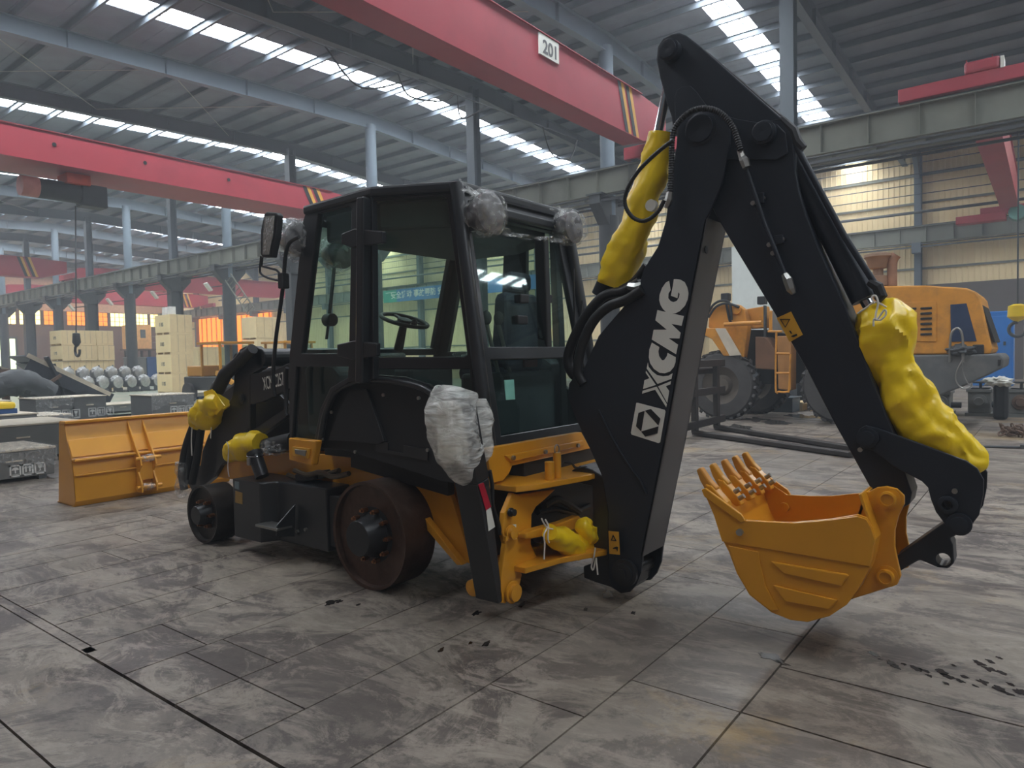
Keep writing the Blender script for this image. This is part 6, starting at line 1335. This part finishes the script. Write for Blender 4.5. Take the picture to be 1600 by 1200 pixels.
MB().bar((16.7, R_[0][1]-.03, R_[0][2]-.05), (16.7, R_[1][1]-.03, R_[1][2]+.1), 1.7, .03).build('rear_grille', LOUVRE, hd_)
cw_ = wp_([(15.6,2.146,1.422),(15.6,0.738,1.418),(15.6,0.671,1.335),(15.6,0.689,1.159),(15.6,0.951,1.007),(15.6,1.23,0.851),(15.6,1.747,0.601),(15.6,1.875,0.661),(15.6,2.424,0.856),(15.6,2.424,1.415)], 2.2, 'counterweight', CHARC, .03)
MB().plate([(15.58,0.766,1.313),(15.58,0.717,1.312),(15.58,0.727,1.207),(15.58,0.765,1.196)], t=.02, n=(1, 0, 0)).build('lifting_eye', LOUVRE, cw_)
wp_([(15.9,3.301,1.375),(15.9,2.187,1.407),(15.9,2.132,0.845),(15.9,2.471,0.519),(15.9,3.181,0.705)], 1.6, 'rear_frame', DARKST)
MB().tube(spline([(15.55,1.512,1.277),(15.55,1.502,1.713),(15.55,1.461,1.868),(15.55,1.38,1.913),(15.55,1.318,1.803),(15.55,1.298,1.526),(15.55,1.297,1.274)], 5), .022, 8).build('grab_rail', STEEL, cw_, smooth=True)
MB().tube(spline([(15.5,1.293,1.347),(15.5,1.394,1.108),(15.5,1.404,0.927),(15.5,1.312,0.795),(15.5,1.192,0.808),(15.5,1.162,0.868)], 5), .015, 8).tube(spline([(15.5,1.314,1.467),(15.5,1.293,1.107),(15.5,1.222,0.891),(15.5,1.162,0.844)], 5), .01, 8).build('loose_cable', STEEL, cw_, smooth=True)
MB().bx(15.65, 15.95, *[[(15.6,0.982,1.518),(15.6,1.161,1.522)][k][1] for k in (0, 1)], 1.41, 1.6).build('battery_cover', PLAST, cw_, bevel=.02)
ball('rag', [(15.6,1.343,1.503)][0], .13, cw_, (1, 1.5, .7), 71, DARKST, .06)
ex = [(16.3,2.601,2.852),(16.3,2.6,3.274),(16.3,2.577,3.403),(16.3,2.518,3.488)]; MB().tube(spline(ex, 4), .095, 14, caps=False).build('exhaust_pipe', mat('rusted_exhaust', (150, 112, 88), .6, metal=.3, var=.2), wlr, smooth=True)
ac = [(16.3,2.863,2.873),(16.3,2.862,3.445)]; MB().lathe(ac[0], (0, 0, 1), [(0, .2), (.2, .19), (.22, .1), (.35, .1), (.37, .18), (.55, .22), (.6, .27), (.66, .26), (.7, .1), (.7, .001)], 20).build('air_cleaner', mat('rusted_filter', (142, 112, 88), .6), wlr, smooth=True)
wp_([(15.9,6.391,2.151),(15.9,6.37,2.601),(15.9,5.923,2.692),(15.9,5.699,2.648),(15.9,5.538,2.522),(15.9,5.453,2.139),(15.9,5.563,1.413),(15.9,5.771,1.387),(15.9,5.965,1.598),(15.9,6.189,2.097)], .25, 'front_frame')
wp_([(16.2,5.687,2.543),(16.2,5.157,2.599),(16.2,5.104,2.101),(16.2,5.602,2.093)], .3, 'pivot_frame')
wp_([(15.7,6.655,2.158),(15.7,6.142,2.121),(15.7,5.817,1.478),(15.7,5.967,1.481),(15.7,6.236,1.873),(15.7,6.656,2.098)], .5, 'front_fender')
wp_([(15.68,6.149,2.121),(15.68,5.907,2.111),(15.68,5.544,1.488),(15.68,5.809,1.479)], .03, 'grey_fender_flap', GREYT, .004)
wp_([(15.8,5.263,1.898),(15.8,5.036,1.876),(15.8,4.828,1.6),(15.8,4.832,1.147),(15.8,5.269,1.178)], .6, 'side_tank', mat('brown_tank', (116, 84, 60), .6))
wp_([(16.6,5.755,2.092),(16.6,3.835,2.011),(16.6,3.84,0.805),(16.6,5.768,0.794)], .6, 'mid_frame', LOUVRE)
MB().cyl([(15.7,5.929,2.2)][0], [(15.7,5.085,2.203)][0], .05, 12).build('lift_cylinder', DULLOR, wlr, smooth=True)
MB().cyl([(15.9,5.712,1.341)][0], [(15.9,5.305,0.944)][0], .13, 14).build('steering_cylinder', DARKST, wlr, smooth=True)
MB().lathe([(15.88,5.708,2.516)][0], (-1, 0, 0), [(0, .09), (.04, .09), (.05, .05), (.05, .001)], 18).build('pivot_pin', DULLOR, wlr, smooth=True)
for s in ([(15.8,6.346,2.506),(15.8,6.22,2.677),(15.8,6.036,2.754),(15.8,5.841,2.682),(15.8,5.8,2.299)], [(15.8,6.348,2.386),(15.8,6.175,2.615),(15.8,5.916,2.687),(15.8,5.619,2.581)], [(15.85,5.935,2.676),(15.85,5.863,2.304),(15.85,5.789,2.226)]):
    MB().tube(spline(s, 5), .03, 8).build('hose', RUBBER, wlr, smooth=True)
for p in [(15.9,5.982,2.829),(15.9,5.146,2.699)]: MB().bx(p[0]-.05, p[0]+.15, p[1]-.09, p[1]+.09, p[2]-.08, p[2]+.1).build('work_lamp', PLAST, wlr, bevel=.02)
MB().bx(16.0, 16.1, [(16,5.096,2.269)][0][1], [(16,5.139,2.271)][0][1], 1.6, 2.6).build('lamp_post', DARKST, wlr)
ld = [(15.45,4.691,1.971),(15.45,4.714,0.767),(15.45,4.647,0.684),(15.45,4.473,0.686),(15.45,4.432,0.769),(15.45,4.401,1.495)]; MB().tube(spline(ld, 4), .022, 8).build('ladder_rail', DULLOR, wlr, smooth=True)
for s in ([(15.45,4.868,1.992),(15.45,4.57,1.98)], [(15.45,4.695,1.515),(15.45,4.414,1.496)], [(15.45,4.698,1.086),(15.45,4.43,1.085)]): MB().cyl(s[0], s[1], .025, 8).build('rung', DULLOR, wlr)
wp_([(15.8,4.785,1.895),(15.8,4.484,1.885),(15.8,4.493,0.696),(15.8,4.766,0.721)], .4, 'hydraulic_tank', mat('worn_brown_amber', (176, 126, 70), .6))
wp_([(15.6,4.898,2.458),(15.6,4.829,2.454),(15.6,4.833,1.993),(15.6,4.902,1.996)], .05, 'hand_rail_post')
wp_([(16,5.009,2.466),(16,3.694,2.607),(16,3.697,1.858),(16,5.013,1.978)], 1.2, 'cab_base', mat('grey_cab_base', (120, 118, 112), .6))
# ================================================================ fork attachment lying before the wheel loader
fk_ = thing('fork_attachment', 'black pallet fork frame with two long tines on the floor', 'fork', (12.5, 4.2, 0))
T = [(12.543,5.329,0.05),(10.877,2.246,0.05),(13.714,5.361,0.05),(11.592,2.394,0.05)]; FK = mat('worn_dark_fork', (58, 54, 52), .5, metal=.4, var=.2)
MB().bar(T[0], T[1], .16, .07).build('tine', FK, fk_, bevel=.01); MB().bar(T[2], T[3], .16, .07).build('tine', FK, fk_, bevel=.01)
for a, nm in ((Vector(T[0]), 'near'), (Vector(T[2]), 'far')):
    MB().bar(a, a+Vector((0, 0, 1.35)), .14, .1).build('upright', FK, fk_, bevel=.01)
a, b_ = Vector(T[0]), Vector(T[2]); d_ = (b_-a).normalized()
for z_ in (.15, .75, 1.3): MB().bar(a-d_*.7+Vector((0, 0, z_)), b_+d_*.4+Vector((0, 0, z_)), .1, .14).build('cross_beam', FK, fk_, bevel=.01)
MB().bar(a-d_*.6, a-d_*.6+Vector((0, 0, 1.3)), .1, .1).build('upright', FK, fk_)
MB().cyl(a+Vector((-.2, .2, 1.15)), b_+Vector((.2, .1, 1.15)), .07, 12).build('hinge_tube', FK, fk_, smooth=True)
# ================================================================ right background
A = [(33.6,1.95,2.95),(33.6,1.083,2.825),(33.6,1.941,0.049),(33.6,1.595,2.854)]
cbn = thing('blue_cabinet', 'tall blue steel cabinet standing behind the counterweight', 'cabinet', (34.2, 1.6, 0))
MB().bx(33.6, 34.8, [(33.6,1.144,2.829)][0][1], [(33.6,2.482,2.903)][0][1], 0, A[0][2]).build('cabinet_body', BLUE, cbn, bevel=.03)
MB().bx(33.57, 33.6, [(33.6,1.226,2.833)][0][1], [(33.6,2.396,2.899)][0][1], .2, A[0][2]-.2).build('door_panel', BLUE, cbn, bevel=.01)
MB().bx(33.53, 33.57, [(33.6,1.389,2.842)][0][1], [(33.6,1.471,2.847)][0][1], 1.6, 1.75).build('handle', PLAST, cbn)
def gear(x, y0, y1, z1, label, rusty=False):
    t = thing('valve_box', label, 'gearbox', (x+.4, (y0+y1)/2, 0), 'grey gear housings on the right')
    MB().bx(x, x+.8, y0, y1, .06, z1).build('housing', GREYB, t, bevel=.03)
    MB().bx(x-.05, x+.85, y0-.05, y1+.05, 0, .07).build('foot_flange', GREYB, t); MB().bx(x-.03, x+.83, y0-.03, y1+.03, z1-.06, z1).build('top_flange', GREYB, t)
    MB().lathe((x, (y0+y1)/2, z1*.55), (-1, 0, 0), [(0, .16), (.05, .16), (.06, .1), (.12, .09), (.12, .001)], 18).build('bearing_cap', RS if rusty else GREYB, t, smooth=True)
    MB().cyl((x+.4, (y0+y1)/2, z1), (x+.4, (y0+y1)/2, z1+.14), .03, 8).build('valve_stem', DARKST, t)
    MB().cyl((x+.4, (y0+y1)/2, z1+.12), (x+.4, (y0+y1)/2, z1+.16), .16, 16).build('hand_wheel', DARKST, t, smooth=True)
    MB().cyl((x+.4, y0, z1*.4), (x+.4, y0-.2, z1*.4), .07, 12).build('shaft_end', DARKST, t, smooth=True)
G = [(18.8,1.049,0.182),(18.8,1.481,0.17),(18.8,1.482,0.606),(18.8,0.428,0.17),(18.8,0.735,0.162),(18.8,1.827,0.19),(18.8,2.195,0.181)]
gear(18.8, G[0][1], G[1][1], G[2][2], 'grey square gear housing right of the counterweight, left one with round cap')
gear(18.8, G[3][1]-.15, G[4][1], G[2][2], 'grey square gear housing at the right photo edge with rusty cap', True)
gear(18.7, G[5][1], G[6][1], G[2][2]*.9, 'grey gear housing half hidden under the counterweight')
t = thing('wrapped_motor', 'dark motor with white rag between the two grey gear housings', 'motor', (19.7, 1, 0))
m0 = [(18.2,0.836,0.546)][0]
MB().bx(18.0, 18.5, m0[1]-.13, m0[1]+.13, 0, .75).build('motor_body', PLAST, t, bevel=.06); ball('rag', (18.1, m0[1]+.05, .8), .17, t, (1, 1.3, .5), 81, DECAL, .1)
t = thing('chain_hoist_hook', 'yellow hook block with dark hook hanging at the right edge', 'hook', (24, .8, 3))
h_ = [(24,0.73,2.423),(24,0.729,2.174),(24,0.758,2.016),(24,0.706,3.518)]; MB().lathe(h_[0], (0, 0, -1), [(-.3, .1), (-.25, .22), (.05, .24), (.15, .12), (.2, .001)], 16).build('hook_block', YELLOW, t, smooth=True)
q = Vector(h_[1]); MB().tube([q+Vector((0, .2*math.sin(a), .2*math.cos(a)-.15)) for a in [x*.35 for x in range(15)]], .045, 8).build('hook', DARKST, t, smooth=True)
MB().cyl(h_[0], (h_[0][0], h_[0][1], 8), .02, 6).build('rope', DARKST, t)
c = [(14.742,0.484,0)][0]
t = thing('chain_pile', 'small pile of dark chain links on the floor by the right edge', 'chain', (c[0], c[1], 0))
rn = random.Random(11)
for k in range(26):
    p = Vector((c[0]+rn.uniform(-.22, .22), c[1]+rn.uniform(-.18, .18), .04+rn.random()*.14)); u = Vector((rn.uniform(-1, 1), rn.uniform(-1, 1), rn.uniform(-.6, .6))).normalized(); v = u.orthogonal().normalized()
    MB().tube([p+u*.07*math.cos(s)+v*.04*math.sin(s) for s in [2*PI*i/10 for i in range(11)]], .014, 6, caps=False).build('chain_link', RS, t, smooth=True)
R0 = [(12.823,1.042,0.02),(13.03,0.325,0.02)]
t = tag(MB().tube([R0[0], R0[1], (R0[1][0], R0[1][1]-.9, .02)], .018, 8).bx(R0[1][0]-.05, R0[1][0]+.1, R0[1][1]-.03, R0[1][1]+.03, 0, .06).build('steel_rod', DARKST), 'thin dark steel rod lying on the floor at the right', 'rod')
P_ = [(19.24,5.359,0),(19.211,4.837,0)]
t = thing('pallet', 'small broken wooden pallet behind the wheel loader ladder', 'pallet', (P_[0][0], P_[0][1]-.2, 0))
for q in range(3): MB().bx(P_[0][0]-.3, P_[0][0]+.6, P_[1][1]+.02+q*.24, P_[1][1]+.1+q*.24, 0, .18).build('runner', WOOD, t)
for q in range(4): MB().bx(P_[0][0]-.3+q*.24, P_[0][0]-.12+q*.24, P_[1][1]-.02, P_[1][1]+.62, .18, .21).build('board', WOOD, t)
P_ = [(18.3,5.172,0.626),(18.3,5.697,0.621),(18.3,5.7,0.224)]
tag(MB().bx(18.3, 19.0, P_[0][1], P_[1][1], 0, .35).bx(18.25, 19.05, P_[0][1]-.03, P_[1][1]+.03, .35, .38).build('slate_crate', SLATE, bevel=.01), 'low slate blue crate left of the broken pallet', 'box')
# floor rails, white cabinet behind the boom
A = [(31.696,12.5,7.258),(38.197,12.5,8.101)]
wc = [(34,12.444,6.769),(34,11.072,6.612)]
t = thing('white_booth', 'tall white panelled booth seen between boom and dipper', 'cabinet', (34.5, wc[0][1], 0))
z_ = [(34,12.221,6.743)][0][2]
for k in range(2):
    y_ = wc[0][1]-k*1.05
    MB().bx(34, 34.06, y_-1.04, y_, 0, z_).build('booth_panel', mat('white_booth_panel', (226, 232, 226), .6, var=.03), t)
MB().bx(34.06, 36, wc[0][1]-2.08, wc[0][1]-.02, 0, z_-.02).build('booth_body', mat('white_booth_panel2', (214, 220, 214), .6), t)
